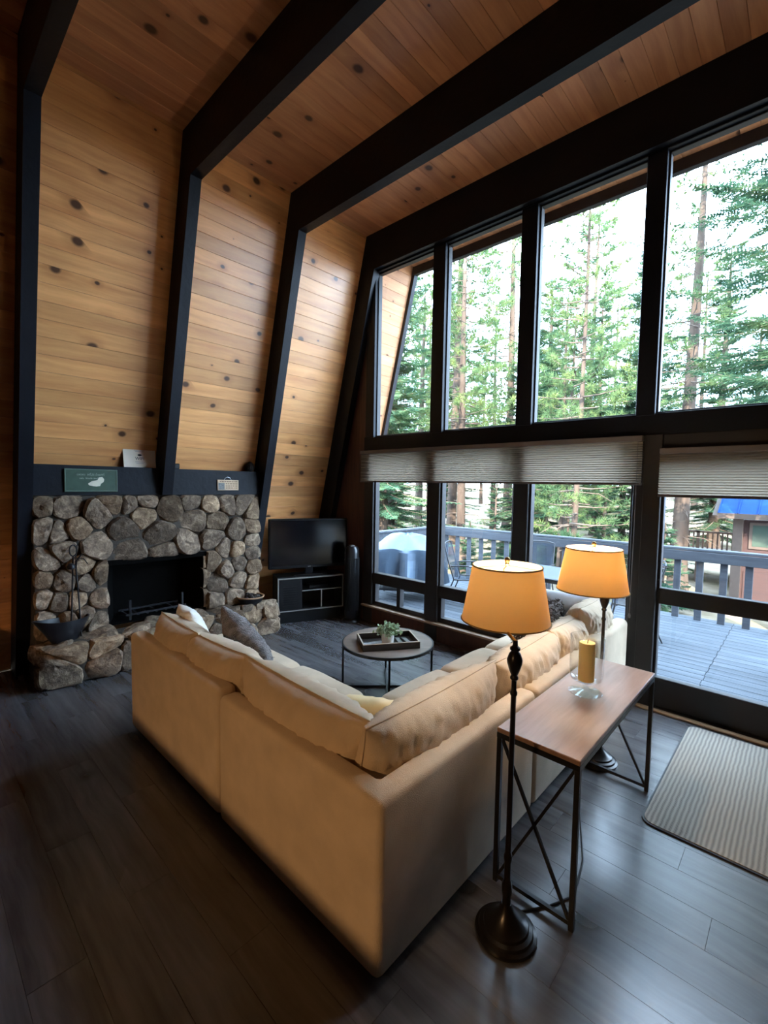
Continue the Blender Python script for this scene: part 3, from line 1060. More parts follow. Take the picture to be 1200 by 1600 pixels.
for (mb_, nm) in ((glyph_line(-.115, .10, .052, .028, 4, [(-.055, -.038)]), 'lettering'), (glyph_line(-.095, .075, .018, .016, 5, [(-.062, -.05), (.0, .01)]), 'lettering')):
    obj(nm, mb_, M['sign_text'], gs)['kind'] = 'stuff'

pp = thing('wifi_sign', 'white WiFi notice card leaning on the mantel shelf', 'sign', (-4.885, 1.665, 1.932))
pp.rotation_euler = (Matrix.Rotation(0.0, 3, 'Z') @ Matrix((Vector((0, 1, 0)), Vector((-.16, 0, 1)).normalized(), Vector((1, 0, .16)).normalized())).transposed()).to_euler()
obj('card', MB().box(-.15, .15, 0, .205, -.004, 0, .001), M['paper'], pp)
text_obj('lettering', 'WIFI', .042, M['ink'], pp, (0, .088, .0006), (0, 0, 0))
ic = MB()
ic.lathe([(.013, 0), (.013, .001)], 16, (0, .125, .0005), sx=1.5, sy=.75)
obj('wifi_icon', ic, M['ink'], pp)
for yy, w in ((.172, .1), (.16, .08), (.055, .09), (.04, .07)):
    obj('small_print', MB().box(-w / 2, w / 2, yy - .0018, yy + .0018, .0002, .0008), M['grey_ink'], pp)
pp['kind'] = 'thing'

ws = thing('wooden_sign', 'small pale wooden sign hung by wire on the mantel', 'sign', (SX, 2.57, 1.77))
ws.rotation_euler = RotF
obj('plaque', MB().box(-.128, .128, -.062, .055, 0, .014, .003), M['sign_wood'], ws)
obj('picture_patch', MB().box(-.118, -.045, -.055, .02, .0142, .0152), M['sign_grey'], ws)
lb = MB()
rs2 = random.Random(3)
for k, yy in enumerate((.036, .012, -.012, -.036)):
    x = -.03 if k else -.1
    while x < .105:
        w = rs2.uniform(.012, .03)
        lb.box(x, min(x + w, .118), yy - .004, yy + .004, .0142, .0150)
        x += w + .008
obj('lettering', lb, M['sign_dark'], ws)['kind'] = 'stuff'
obj('hanging_wire', MB().tube([(-.045, .055, .006), (-.035, .075, .012), (-.005, .088, .014), (.025, .075, .012), (.04, .055, .006)], .0022, 6), M['wire'], ws, smooth=1.0)

# small black cube on the shelf and a dark pine cone at the end
o = obj('black_box', MB().box(-.025, .025, -.035, .035, 0, .055, .006), M['tv_black'], None, (-4.875, 2.005, 1.931))
tag(o, 'small black box at the rafter end of the right shelf', 'box')
pc = MB()
prof = [(0.0, 0), (.03, .005), (.048, .03), (.05, .055), (.04, .085), (.02, .11), (0.0, .12)]
pc.lathe(prof, 12)
for k in range(60):
    t = k / 60
    a = k * 2.4
    z = .01 + .1 * t
    r_ = .05 * math.sin(PI * (0.15 + .8 * t)) + .004
    p = Vector((math.cos(a) * r_, math.sin(a) * r_, z))
    q = p + Vector((math.cos(a) * .02, math.sin(a) * .02, -.004))
    s_ = Vector((-math.sin(a), math.cos(a), 0)) * .012
    pc.add([p + s_, p - s_, q - s_ * .6, q + s_ * .6 + Vector((0, 0, .003))], [(0, 1, 2, 3)])
o = obj('pine_cone', pc, M['soil'], None, (-4.88, 2.88, 1.931))
tag(o, 'dark pine cone at the far right end of the mantel shelf', 'pine cone')

# ------------------------------------------------------------------ hearth things
sc = thing('coal_scuttle', 'black iron coal scuttle standing on the hearth', 'scuttle', (-4.72, .97, HZ + .012), .25)
def scuttle():
    mb = MB()
    n = 28
    rings = []
    for (s, z, lip) in ((.52, 0, 0), (.60, .02, 0), (.80, .10, .05), (1.0, .19, .35)):
        ring = []
        for k in range(n):
            a = 2 * PI * k / n
            x = math.cos(a) * .105 * s
            y_ = math.sin(a) * .20 * s
            zz = z
            if y_ < 0:
                zz += lip * .10 * (abs(y_) / .185) ** 2
                y_ *= 1 + .75 * lip
            ring.append((x, y_, zz))
        rings.append(ring)
    inner = [[(x * .95, y_ * .96, z + (.004 if i == 0 else 0)) for (x, y_, z) in rg] for i, rg in enumerate(rings)]
    allr = rings + inner[::-1]
    vv = [p for rg in allr for p in rg]
    ff = []
    for i in range(len(allr) - 1):
        for k in range(n):
            k2 = (k + 1) % n
            ff.append((i * n + k, i * n + k2, (i + 1) * n + k2, (i + 1) * n + k))
    ff.append(tuple(range(n))[::-1])
    ff.append(tuple((len(allr) - 1) * n + k for k in range(n)))
    return mb.add(vv, ff)
obj('bucket', scuttle(), M['iron'], sc, smooth=.7)
ft = thing('fire_tools', 'pair of black iron fire tools standing in the scuttle', 'fire tool', (-4.72, 1.03, HZ + .03))
obj('poker', MB().tube([(0, -.02, .0), (-.02, .0, .3), (-.03, .015, .62), (-.03, .02, .72)], .007, 8), M['iron'], ft, smooth=1)
obj('handle_loop', MB().tube([(-.03, .02 + .028 * math.sin(2 * PI * k / 14), .77 + .05 * -math.cos(2 * PI * k / 14)) for k in range(15)], .006, 6), M['iron'], ft, smooth=1)
obj('shovel_rod', MB().tube([(.02, .055, .0), (0, .05, .3), (-.01, .035, .6), (-.015, .04, .68), (-.01, .085, .74)], .0065, 8), M['iron'], ft, smooth=1)
obj('pine_sprig', MB().tube([(-.03, .03, .62), (-.035, .045, .75), (-.04, .06, .86)], .004, 6).tube([(-.035, .04, .70), (-.03, .1, .69), (-.03, .13, .64)], .004, 6).lathe([(0, 0), (.03, .01), (.034, .03), (.02, .055), (0, .06)], 12, (-.02, .0, .60)), M['iron'], ft, smooth=1)

pt = thing('clay_bowl', 'dark planter bowl with tan rim on the hearth right of the firebox', 'bowl', (-4.72, 2.79, HZ + .012))
obj('bowl', MB().lathe([(.10, 0), (.13, .03), (.15, .075), (.155, .085), (.140, .085), (.12, .04), (0, .03)], 32), M['iron'], pt, smooth=.7)
obj('rim', MB().lathe([(.148, .082), (.158, .082), (.160, .094), (.150, .097), (.141, .090)], 32, closed=True), M['terra'], pt, smooth=.9)
sb = MB()
r3 = random.Random(8)
for k in range(26):
    a, rr = r3.uniform(0, 2 * PI), r3.uniform(0, .10)
    sb.lathe([(0, 0), (.026, .006), (.03, .025), (.018, .045), (0, .05)], 7, (math.cos(a) * rr, math.sin(a) * rr, .045 + r3.uniform(0, .03)))
obj('pine_cones', sb, M['soil'], pt)['kind'] = 'stuff'

# ------------------------------------------------------------------ TV corner
TA = math.atan2(.81, .32)     # direction of the stand front
ts_ = thing('tv_stand', 'black television stand with silver edging in the corner', 'tv stand', (-4.665, 3.645, 0), TA)
# local x along the front (left to right as seen), local -y toward the room... front faces local -y
W2 = .44
D_ = .30
mb = MB()
obj('plinth', MB().box(-W2 + .03, W2 - .03, .02, D_, 0, .16, .003), M['stand_black'], ts_)
obj('top_panel', MB().box(-W2, W2, .0, D_, .575, .605, .003), M['stand_black'], ts_)
obj('bottom_panel', MB().box(-W2, W2, .0, D_, .155, .18, .003), M['stand_black'], ts_)
for s in (-1, 1):
    obj('side_panel', MB().box(min(s * W2, s * (W2 - .025)), max(s * W2, s * (W2 - .025)), .0, D_, .18, .575, .003), M['stand_black'], ts_)
obj('back_panel', MB().box(-W2 + .02, W2 - .02, D_ - .012, D_, .18, .575), M['stand_black'], ts_)
obj('shelf', MB().box(-.12, W2 - .025, .012, D_ - .02, .405, .42), M['stand_black'], ts_)
obj('divider', MB().box(-.135, -.12, .012, D_ - .02, .18, .575), M['stand_black'], ts_)
obj('divider', MB().box(.13, .145, .012, D_ - .02, .18, .405), M['stand_black'], ts_)
dr = obj('door', MB().box(-W2 + .028, -.137, .004, .018, .185, .57, .002), M['stand_black'], ts_)
sl = MB()
for k in range(9):
    sl.box(-W2 + .075, -.19, .001, .006, .225 + k * .03, .237 + k * .03)
obj('door_louvre', sl, M['tv_black'], dr)
ed = [(-W2, W2, -.004, .0, .577, .592), (-W2, W2, -.004, .0, .157, .170), (-W2, -W2 + .014, -.004, 0, .17, .577), (W2 - .014, W2, -.004, 0, .17, .577), (-.12, W2 - .02, .006, .011, .407, .419), (.131, .144, .006, .011, .18, .407)]
for e in ed:
    obj('silver_edge', MB().box(*e), M['silver'], ts_)
o = obj('set_top_box', MB().box(-.13, .13, -.08, .08, 0, .045, .004), M['tv_black'], None, Vector((-4.665, 3.645, .421)) + Matrix.Rotation(TA, 3, 'Z') @ Vector((.12, .14, 0)), (0, 0, TA))
tag(o, 'slim black set-top box on the open shelf of the tv stand', 'set-top box')

tv = thing('television', 'black flat screen television standing in the corner', 'television', Vector((-4.665, 3.645, .606)) + Matrix.Rotation(TA, 3, 'Z') @ Vector((.0, .13, 0)), TA)
obj('stand_foot', MB().box(-.22, .22, -.10, .10, 0, .015, .006), M['tv_black'], tv)
obj('stand_neck', MB().box(-.05, .05, -.01, .03, .015, .12, .006), M['tv_black'], tv)
obj('bezel', MB().box(-.53, .53, -.02, .035, .085, .735, .008), M['tv_black'], tv)
obj('screen', MB().box(-.505, .505, -.022, -.0195, .125, .71), M['screen'], tv)
obj('logo_badge', MB().box(-.02, .02, -.0225, -.0205, .100, .107), M['silver'], tv)

fn = thing('tower_fan', 'tall black tower fan beside the window', 'fan', (-4.33, 4.045, 0), TA)
obj('base', MB().lathe([(.125, 0), (.128, .012), (.115, .025), (.07, .035), (.065, .05)], 32), M['fan_black'], fn, smooth=.7)
obj('body', MB().lathe([(.085, .045), (.092, .08), (.092, .90), (.088, .955), (.070, .985), (.03, .998), (0, 1.0)], 32), M['fan_black'], fn, smooth=.7)
gm = MB()
for k in range(18):
    a = PI + (k + .5) * PI / 18
    gm.box(math.cos(a) * .095 - .003, math.cos(a) * .095 + .003, math.sin(a) * .095 - .003, math.sin(a) * .095 + .003, .15, .84)
obj('grille', gm, M['tv_black'], fn)['kind'] = 'stuff'
obj('control_panel', MB().box(-.03, .03, -.03, .05, .992, 1.004, .003), M['silver'], fn)

o = obj('floor_vent', MB().box(-.15, .15, -.05, .05, 0, .006, .002), M['vent'], None, (-2.62, 4.06, .0))
tag(o, 'dark floor register by the window knee wall', 'vent')

# ------------------------------------------------------------------ sofa
def rounded_box(x0, x1, y0, y1, z0, z1, r=.03, seg=3):
    """box with rounded edges, via a small grid"""
    mb = MB()
    cx, cy_, cz = (x0 + x1) / 2, (y0 + y1) / 2, (z0 + z1) / 2
    hx, hy, hz = (x1 - x0) / 2, (y1 - y0) / 2, (z1 - z0) / 2
    r = min(r, hx * .95, hy * .95, hz * .95)
    def axis(h):
        a = [-h + r - r * math.cos(PI / 2 * k / seg) if False else -h + r * (1 - math.cos(PI / 2 * k / seg)) for k in range(seg + 1)]
        return a
    def coords(h):
        c = [-h + r * k / seg for k in range(seg + 1)]
        return c + [-v for v in c[::-1]]
    import itertools
    X, Y, Z = coords(hx), coords(hy), coords(hz)
    def rnd(p):
        q = Vector((max(-hx + r, min(hx - r, p[0])), max(-hy + r, min(hy - r, p[1])), max(-hz + r, min(hz - r, p[2]))))
        d = Vector(p) - q
        if d.length < 1e-9:
            return Vector(p)
        return q + d.normalized() * r
    vi = {}
    vv = []
    def V(i, j, k):
        if (i, j, k) not in vi:
            p = rnd((X[i], Y[j], Z[k]))
            vi[(i, j, k)] = len(vv)
            vv.append((p.x + cx, p.y + cy_, p.z + cz))
        return vi[(i, j, k)]
    n = len(X)
    ff = []
    for a in range(n - 1):
        for b in range(n - 1):
            ff.append((V(0, a, b), V(0, a, b + 1), V(0, a + 1, b + 1), V(0, a + 1, b)))
            ff.append((V(n - 1, a, b), V(n - 1, a + 1, b), V(n - 1, a + 1, b + 1), V(n - 1, a, b + 1)))
            ff.append((V(a, 0, b), V(a + 1, 0, b), V(a + 1, 0, b + 1), V(a, 0, b + 1)))
            ff.append((V(a, n - 1, b), V(a, n - 1, b + 1), V(a + 1, n - 1, b + 1), V(a + 1, n - 1, b)))
            ff.append((V(a, b, 0), V(a, b + 1, 0), V(a + 1, b + 1, 0), V(a + 1, b, 0)))
            ff.append((V(a, b, n - 1), V(a + 1, b, n - 1), V(a + 1, b + 1, n - 1), V(a, b + 1, n - 1)))
    return mb.add(vv, ff)

def cushion(w, h, t, seed=0, wr=.010, p=2.6, n=26, pinch=.10, wfreq=3.0):
    """pillow: local x width, y height, z thickness; pinched corners and wrinkles running in from the seams"""
    mb = MB()
    vv, ff = [], []
    off = Vector((seed * 7.3, seed * 3.1, seed * 1.7))
    nu = n
    nv = max(10, int(n * h / w)) if h < w else n
    for side in (1, -1):
        for j in range(nv + 1):
            for i in range(nu + 1):
                u = -1 + 2 * i / nu
                v = -1 + 2 * j / nv
                uu = math.copysign(1 - (1 - abs(u)) ** 1.35, u)
                vv_ = math.copysign(1 - (1 - abs(v)) ** 1.35, v)
                e = (1 - abs(uu) ** p) * (1 - abs(vv_) ** p)
                th = .5 * t * (e ** .5) if e > 0 else 0
                # edges bow in between corners
                x = uu * w / 2 * (1 - pinch * .5 * (1 - vv_ * vv_) * abs(uu) ** 3)
                y_ = vv_ * h / 2 * (1 - pinch * .5 * (1 - uu * uu) * abs(vv_) ** 3)
                edge = max(abs(uu), abs(vv_))
                q = Vector((uu * w * wfreq * 2.2, vv_ * h * wfreq * .9, side * .7)) + off
                wk = mnoise.noise(q * 1.6) * wr * 1.2 + (1 - abs(mnoise.noise(q * 2.7)) * 2) * wr * .8
                fade = min(1, (1 - edge) * 9)
                z = side * (th + wk * fade)
                vv.append((x, y_, z))
    N1 = (nu + 1) * (nv + 1)
    for s in (0, 1):
        for j in range(nv):
            for i in range(nu):
                a = s * N1 + j * (nu + 1) + i
                q = (a, a + 1, a + nu + 2, a + nu + 1)
                ff.append(q if s == 0 else q[::-1])
    me = bpy.data.meshes.new('cushion')
    me.from_pydata(vv, [], ff)
    import bmesh
    bm = bmesh.new()
    bm.from_mesh(me)
    bmesh.ops.remove_doubles(bm, verts=bm.verts, dist=.0006)
    bmesh.ops.recalc_face_normals(bm, faces=bm.faces)
    bm.to_mesh(me)
    bm.free()
    me.shade_smooth()
    return me
def box_cushion(w, d, h, seed=0, crown=.03, r=.06):
    """seat cushion: rounded box with a crowned top"""
    mb = rounded_box(-w / 2, w / 2, -d / 2, d / 2, 0, h, r, 4)
    import bmesh
    me = mb.mesh('seat_cushion', 3.2)
    bm = bmesh.new()
    bm.from_mesh(me)
    bmesh.ops.subdivide_edges(bm, edges=[e for e in bm.edges if e.calc_length() > .12], cuts=7, use_grid_fill=True)
    for v in bm.verts:
        u, q = v.co.x / (w / 2), v.co.y / (d / 2)
        e = max(0, (1 - u * u)) * max(0, (1 - q * q))
        if v.co.z > h * .5:
            v.co.z += crown * math.sqrt(max(0, e)) + .006 * mnoise.noise(Vector((v.co.x * 5 + seed * 9, v.co.y * 5, 1)))
        v.co.y *= 1 + .03 * math.sin(PI * min(1, max(0, v.co.z / h)))
        v.co.x *= 1 + .015 * math.sin(PI * min(1, max(0, v.co.z / h)))
    bm.to_mesh(me)
    bm.free()
    me.shade_smooth()
    return me

SO = Vector((-2.2, 2.0, 0))
sf = thing('sectional_sofa', 'large beige L-shaped sectional sofa with loose back cushions', 'sofa', SO)
def spart(name, mb, mat=None, smooth=.9):
    return obj(name, mb, mat or M['sofa'], sf, -SO, smooth=smooth)
TOPZ = .695
spart('back_panel', rounded_box(-3.49, -2.187, 1.10, 1.215, .03, TOPZ + .025, .035))
def bevelled_prism(poly, z0, z1, off=.03, seg=3):
    import bmesh
    me = MB().prism(poly, 2, z0, z1).mesh('back_panel')
    bm = bmesh.new()
    bm.from_mesh(me)
    bmesh.ops.bevel(bm, geom=bm.edges[:], offset=off, segments=seg, profile=.5, affect='EDGES')
    bm.to_mesh(me)
    bm.free()
    me.shade_smooth()
    me.set_sharp_from_angle(angle=.9)
    return me
link('back_panel', bevelled_prism([(-2.179, 1.10), (-1.02, 1.10), (-1.02, 2.336), (-1.135, 2.336), (-1.135, 1.215), (-2.179, 1.215)], .03, TOPZ), M['sofa'], sf, -SO)
spart('back_panel', rounded_box(-1.135, -1.02, 2.344, 3.30, .03, TOPZ, .035))
spart('back_panel', rounded_box(-1.135, -1.02, 3.308, 4.07, .03, TOPZ + .04, .045))
spart('arm', rounded_box(-1.95, -1.05, 3.90, 4.08, .03, .66, .07))
spart('arm', rounded_box(-3.49, -3.36, 1.16, 2.03, .03, .56, .05))
spart('base', MB().box(-3.36, -1.13, 1.21, 2.0, .06, .27, .02))
spart('base', MB().box(-1.93, -1.13, 2.0, 3.92, .06, .27, .02))
spart('plinth', MB().box(-3.42, -1.10, 1.16, 1.95, 0, .06), M['sofa_in'])
spart('plinth', MB().box(-1.88, -1.10, 1.95, 4.02, 0, .06), M['sofa_in'])
def seat(x0, x1, y0, y1, seed):
    me = box_cushion(x1 - x0 - .012, y1 - y0 - .012, .185, seed)
    link('seat_cushion', me, M['sofa'], sf, Vector(((x0 + x1) / 2, (y0 + y1) / 2, .265)) - SO)
seat(-3.37, -2.72, 1.22, 2.06, 1)
seat(-2.72, -2.03, 1.22, 2.06, 2)
seat(-2.03, -1.15, 1.22, 2.06, 3)
seat(-1.97, -1.15, 2.06, 2.72, 4)
seat(-1.97, -1.15, 2.72, 3.36, 5)
seat(-1.97, -1.15, 3.36, 3.92, 6)
def place(me, name, mat, loc, xdir, lean, parent=None, off=Vector((0, 0, 0)), roll=0.0):
    """stand a pillow up: local x along xdir, local y up leaning by `lean` (radians) toward -normal, z the face normal"""
    x = Vector(xdir).normalized()
    nrm = x.cross(Vector((0, 0, 1)))          # horizontal normal
    yv = (Vector((0, 0, 1)) * math.cos(lean) - nrm * math.sin(lean)).normalized()
    zv = x.cross(yv)
    R = Matrix((x, yv, zv)).transposed() @ Matrix.Rotation(roll, 3, 'Z')
    return link(name, me, mat, parent, Vector(loc) - off, R.to_euler())
# left row: normal should face +y  -> xdir = (-1,0,0): x cross z = (0,1,0)
def bc(w, loc, xdir, lean, seed, h=.46, t=.29, roll=0.0):
    me = cushion(w, h, t, seed, wr=.013, p=2.6, n=56, pinch=.12, wfreq=5.5)
    o = place(me, 'back_cushion', M['sofa'], loc, xdir, lean, sf, SO, roll)
    # piping along the seam
    pts = []
    for k in range(40):
        a = k / 40 * 4
        s_, f = int(a), a - int(a)
        u, v = [(-1 + 2 * f, -1), (1, -1 + 2 * f), (1 - 2 * f, 1), (-1, 1 - 2 * f)][s_]
        x = u * w / 2 * (1 - .05 * (1 - v * v) * abs(u) ** 3)
        y_ = v * h / 2 * (1 - .05 * (1 - u * u) * abs(v) ** 3)
        pts.append((x * .995, y_ * .995, 0))
    pts.append(pts[0])
    obj('piping', MB().tube(pts, .004, 6, False), M['sofa'], o, smooth=1.5)
    return o
bc(.64, (-3.075, 1.325, .625), (-1, .04, 0), .22, 11)
bc(.72, (-2.50, 1.33, .625), (-1, -.03, 0), .24, 12, roll=-.03)
bc(.98, (-1.72, 1.33, .625), (-1, .0, 0), .26, 13, h=.48, roll=.02)
# right row: normal faces -x -> xdir=(0,-1,0): x cross z = (-1,0,0)
bc(1.0, (-1.26, 1.70, .625), (0, -1, 0), .26, 14, h=.48)
bc(.86, (-1.25, 2.60, .625), (.02, -1, 0), .24, 15)
bc(.56, (-1.25, 3.20, .635), (-.03, -1, 0), .22, 16)
bc(.60, (-1.22, 3.66, .68), (.02, -1, 0), .18, 17, h=.50)

# throw pillows: things of their own
def fur_mesh(me, seed, amp=.012, fine=.010, freq=38):
    for v in me.vertices:
        q = Vector((v.co.x * freq + seed, v.co.y * freq * .5, v.co.z * freq))
        v.co += v.normal * (amp * mnoise.noise(q * .35) + fine * mnoise.noise(q))
    return me
M['fur_grey'] = simple('grey_faux_fur', (.24, .205, .19), rough=1.0, var=.0, scale=26, bump=1.0, bscale=120, spec=.05, sheen=.5, dark=(.07, .058, .055), stretch=(1, .35, 1))
M['fur_brown'] = simple('brown_faux_fur', (.15, .115, .095), rough=1.0, var=.0, scale=24, bump=1.0, bscale=120, spec=.05, sheen=.4, dark=(.05, .038, .032), stretch=(1, .35, 1))
M['white_plush'] = simple('white_plush', (.82, .77, .68), rough=1.0, var=.06, scale=20, bump=.6, bscale=90, spec=.05, sheen=.4)
M['satin'] = simple('cream_satin', (.85, .64, .33), rough=.45, var=.06, scale=8, bump=.1, bscale=30, spec=.4)
M['grey_linen'] = simple('pale_grey_linen', (.58, .57, .56), rough=.95, var=.05, scale=14, bump=.25, bscale=200, spec=.1)
def fur_strands(parent, me, mat, seed, count, length, w=.004):
    """short tapered tufts standing on the pillow"""
    r = np.random.default_rng(seed)
    ar = np.array([p.area for p in me.polygons])
    idx = r.choice(len(ar), count, p=ar / ar.sum())
    co = np.array([v.co[:] for v in me.vertices])
    V = []
    F = []
    for n_, i in enumerate(idx):
        p = me.polygons[i]
        vs_ = co[list(p.vertices)]
        wgt = r.dirichlet(np.ones(len(vs_)))
        c = wgt @ vs_
        nn = np.array(p.normal[:])
        d = nn * .55 + np.array([.25, -.6, 0]) * .8 + r.normal(0, .28, 3)
        d /= np.linalg.norm(d)
        s = np.cross(d, r.normal(0, 1, 3))
        s /= np.linalg.norm(s) + 1e-9
        L = length * r.uniform(.6, 1.2)
        V += [c + s * w, c - s * w, c + d * L]
        F.append((3 * n_, 3 * n_ + 1, 3 * n_ + 2))
    o = link('fur', fast_mesh('fur', V, F), mat, parent)
    o['kind'] = 'stuff'
def pillow(name, label, mat, w, h, t, loc, xdir, lean, seed, fur=0, roll=0.0, flen=.03, **kw):
    me = cushion(w, h, t, seed, **kw)
    if fur:
        fur_mesh(me, seed)
    root = thing(name, label, 'pillow', loc)
    o = place(me, 'cover', mat, (0, 0, 0), xdir, lean, root, roll=roll)
    if fur:
        fur_strands(o, me, mat, seed, fur, flen)
    return root
pillow('throw_pillow', 'white plush throw pillow on the left sofa end', M['white_plush'], .45, .42, .16, (-3.29, 1.48, .675), (-1, .2, 0), .34, 21, wr=.006, roll=-.12)
pillow('fur_pillow', 'grey faux fur throw pillow leaning on the left back cushions', M['fur_grey'], .50, .50, .20, (-2.74, 1.60, .65), (-1, .12, 0), .42, 22, fur=7000, roll=.55, wr=.008)
pillow('satin_pillow', 'cream satin pillow tucked into the sofa corner', M['satin'], .56, .38, .15, (-1.58, 1.64, .60), (-1, -.55, 0), .85, 23, wr=.010, wfreq=5)
pillow('fur_pillow', 'dark brown faux fur pillow on the window side of the sofa', M['fur_brown'], .66, .42, .20, (-1.43, 3.26, .74), (.12, -1, 0), .42, 24, fur=7000, roll=.10, wr=.008)
pillow('linen_pillow', 'pale grey linen pillow upright at the window end of the sofa', M['grey_linen'], .52, .46, .16, (-1.50, 3.70, .74), (-.75, -.65, 0), .25, 25, wr=.008, roll=.14)

# ------------------------------------------------------------------ coffee table with tray and plant
CT = thing('coffee_table', 'round wooden coffee table with thin black metal legs', 'coffee table', (-2.65, 2.92, 0), .78)
ct_r, ct_z = .405, .42
obj('table_top', MB().lathe([(0, ct_z - .018), (ct_r - .012, ct_z - .018), (ct_r - .012, ct_z), (0, ct_z)], 64), M['coffee_top'], CT, smooth=.5)
obj('rim', MB().lathe([(ct_r - .012, ct_z - .022), (ct_r, ct_z - .022), (ct_r, ct_z + .001), (ct_r - .012, ct_z + .001)], 64, closed=True), M['black_metal'], CT, smooth=.5)
for k in range(4):
    a = k * PI / 2
    c, s = math.cos(a), math.sin(a)
    obj('leg', MB().bar((c * (ct_r - .012), s * (ct_r - .012), 0), (c * (ct_r - .012), s * (ct_r - .012), ct_z - .02), .018, .018, up=(c, s, 0)), M['black_metal'], CT)
for k in range(2):
    a = k * PI / 2
    c, s = math.cos(a), math.sin(a)
    obj('cross_bar', MB().bar((-c * (ct_r - .012), -s * (ct_r - .012), .012), (c * (ct_r - .012), s * (ct_r - .012), .012 + .0), .018, .020), M['black_metal'], CT)
TR = thing('serving_tray', 'dark wooden serving tray with pale rim on the coffee table', 'tray', (-2.60, 2.865, ct_z + .001), .98)
tw, td, th_ = .245, .155, .055
obj('tray_bottom', MB().box(-tw, tw, -td, td, 0, .008), M['tray'], TR)
for (a, b, c, d) in ((-tw, tw, -td, -td + .012), (-tw, tw, td - .012, td), (-tw, -tw + .012, -td + .012, td - .012), (tw - .012, tw, -td + .012, td - .012)):
    w_ = obj('tray_side', MB().box(a, b, c, d, .0, th_), M['tray'], TR)
    obj('rim', MB().box(a, b, c, d, th_, th_ + .004), M['tray_edge'], w_)
R9 = Matrix.Rotation(.98, 3, 'Z')
def on_tray(x, y_, z=.009):
    return Vector((-2.60, 2.865, ct_z + .001)) + R9 @ Vector((x, y_, z))
o = obj('printed_card', MB().box(-.085, .085, -.06, .06, 0, .004), M['card'], None, on_tray(-.12, -.02), (0, 0, .98 + .2))
tag(o, 'pale printed card lying at the sofa end of the tray', 'card')
for k, (x, lab) in enumerate(((.10, 'dark remote control beside the plant pot in the tray'), (.165, 'dark remote control nearest the window end of the tray'))):
    rm = thing('remote_control', lab, 'remote control', on_tray(x, -.01), .98 + .1 * k)
    obj('body', MB().box(-.022, .022, -.085, .085, 0, .018, .004), M['card2'], rm)
    bt = MB()
    for i in range(3):
        for j in range(6):
            bt.box(-.014 + i * .011, -.007 + i * .011, -.06 + j * .02, -.05 + j * .02, .018, .0195)
    obj('buttons', bt, M['silver'], rm)['kind'] = 'stuff'
PT = thing('potted_plant', 'small leafy green plant in a white pot on the tray', 'plant', on_tray(.0, .0), 0)
obj('pot', MB().lathe([(.045, 0), (.050, .004), (.058, .085), (.060, .092), (.054, .092), (.050, .075), (0, .072)], 32), M['white_cer'], PT, smooth=.7)
lv, lf = [], []
stv = MB()
r5 = np.random.default_rng(12)
for k in range(95):
    a = r5.uniform(0, 2 * PI)
    el = r5.uniform(.15, 1.5)
    L = r5.uniform(.06, .105)
    d = np.array([math.cos(a) * math.cos(el), math.sin(a) * math.cos(el), math.sin(el) * .95])
    base = np.array([math.cos(a) * .02, math.sin(a) * .02, .078])
    stv.tube([base, base + d * L * .6 + np.array([0, 0, .012]), base + d * L], .0013, 4)
    for j in range(8):
        t = .35 + .65 * j / 7
        c = base + d * L * t
        ld = d * .5 + r5.normal(0, .8, 3)
        ld /= np.linalg.norm(ld)
        s = np.cross(ld, r5.normal(0, 1, 3))
        s /= np.linalg.norm(s)
        l_, w_ = r5.uniform(.018, .030), r5.uniform(.008, .012)
        n0 = len(lv)
        nn = np.cross(ld, s) * .003
        lv += [c, c + ld * l_ * .45 + s * w_ + nn, c + ld * l_, c + ld * l_ * .45 - s * w_ + nn]
        lf += [(n0, n0 + 1, n0 + 2), (n0, n0 + 2, n0 + 3)]
o = link('leaves', fast_mesh('leaves', lv, lf), M['leaf'], PT)
o['kind'] = 'stuff'
obj('stems', stv, M['leaf'], PT)['kind'] = 'stuff'

# ------------------------------------------------------------------ console table
CX0, CX1, CY0, CY1, CZ = -.965, -.60, 1.805, 3.005, .722
co = thing('console_table', 'narrow console table with wooden top and black metal frame behind the sofa', 'console table', ((CX0 + CX1) / 2, (CY0 + CY1) / 2, 0))
hx, hy = (CX1 - CX0) / 2, (CY1 - CY0) / 2
obj('table_top', MB().box(-hy, hy, -hx, hx, CZ - .022, CZ, .003), M['console_top'], co, rot=(0, 0, PI / 2))
fm = .022
rim_ = MB()
rim_.box(-hx, hx, -hy, -hy + .02, CZ - .045, CZ - .022).box(-hx, hx, hy - .02, hy, CZ - .045, CZ - .022)
rim_.box(-hx, -hx + .02, -hy + .02, hy - .02, CZ - .045, CZ - .022).box(hx - .02, hx, -hy + .02, hy - .02, CZ - .045, CZ - .022)
obj('top_frame', rim_, M['black_metal'], co)
for sx in (-1, 1):
    for sy_ in (-1, 1):
        obj('leg', MB().box(min(sx * hx, sx * (hx - fm)), max(sx * hx, sx * (hx - fm)), min(sy_ * hy, sy_ * (hy - fm)), max(sy_ * hy, sy_ * (hy - fm)), 0, CZ - .045, .002), M['black_metal'], co)
for sy_ in (-1, 1):
    yy = sy_ * (hy - fm / 2)
    obj('foot_bar', MB().bar((-hx + fm, yy, .03), (hx - fm, yy, .03), .018, .018), M['black_metal'], co)
    obj('cross_brace', MB().bar((-hx + fm, yy, CZ - .05), (hx - fm, yy, .035), .012, .012), M['black_metal'], co)
    obj('cross_brace', MB().bar((hx - fm, yy + .004, CZ - .05), (-hx + fm, yy + .004, .035), .012, .012), M['black_metal'], co)

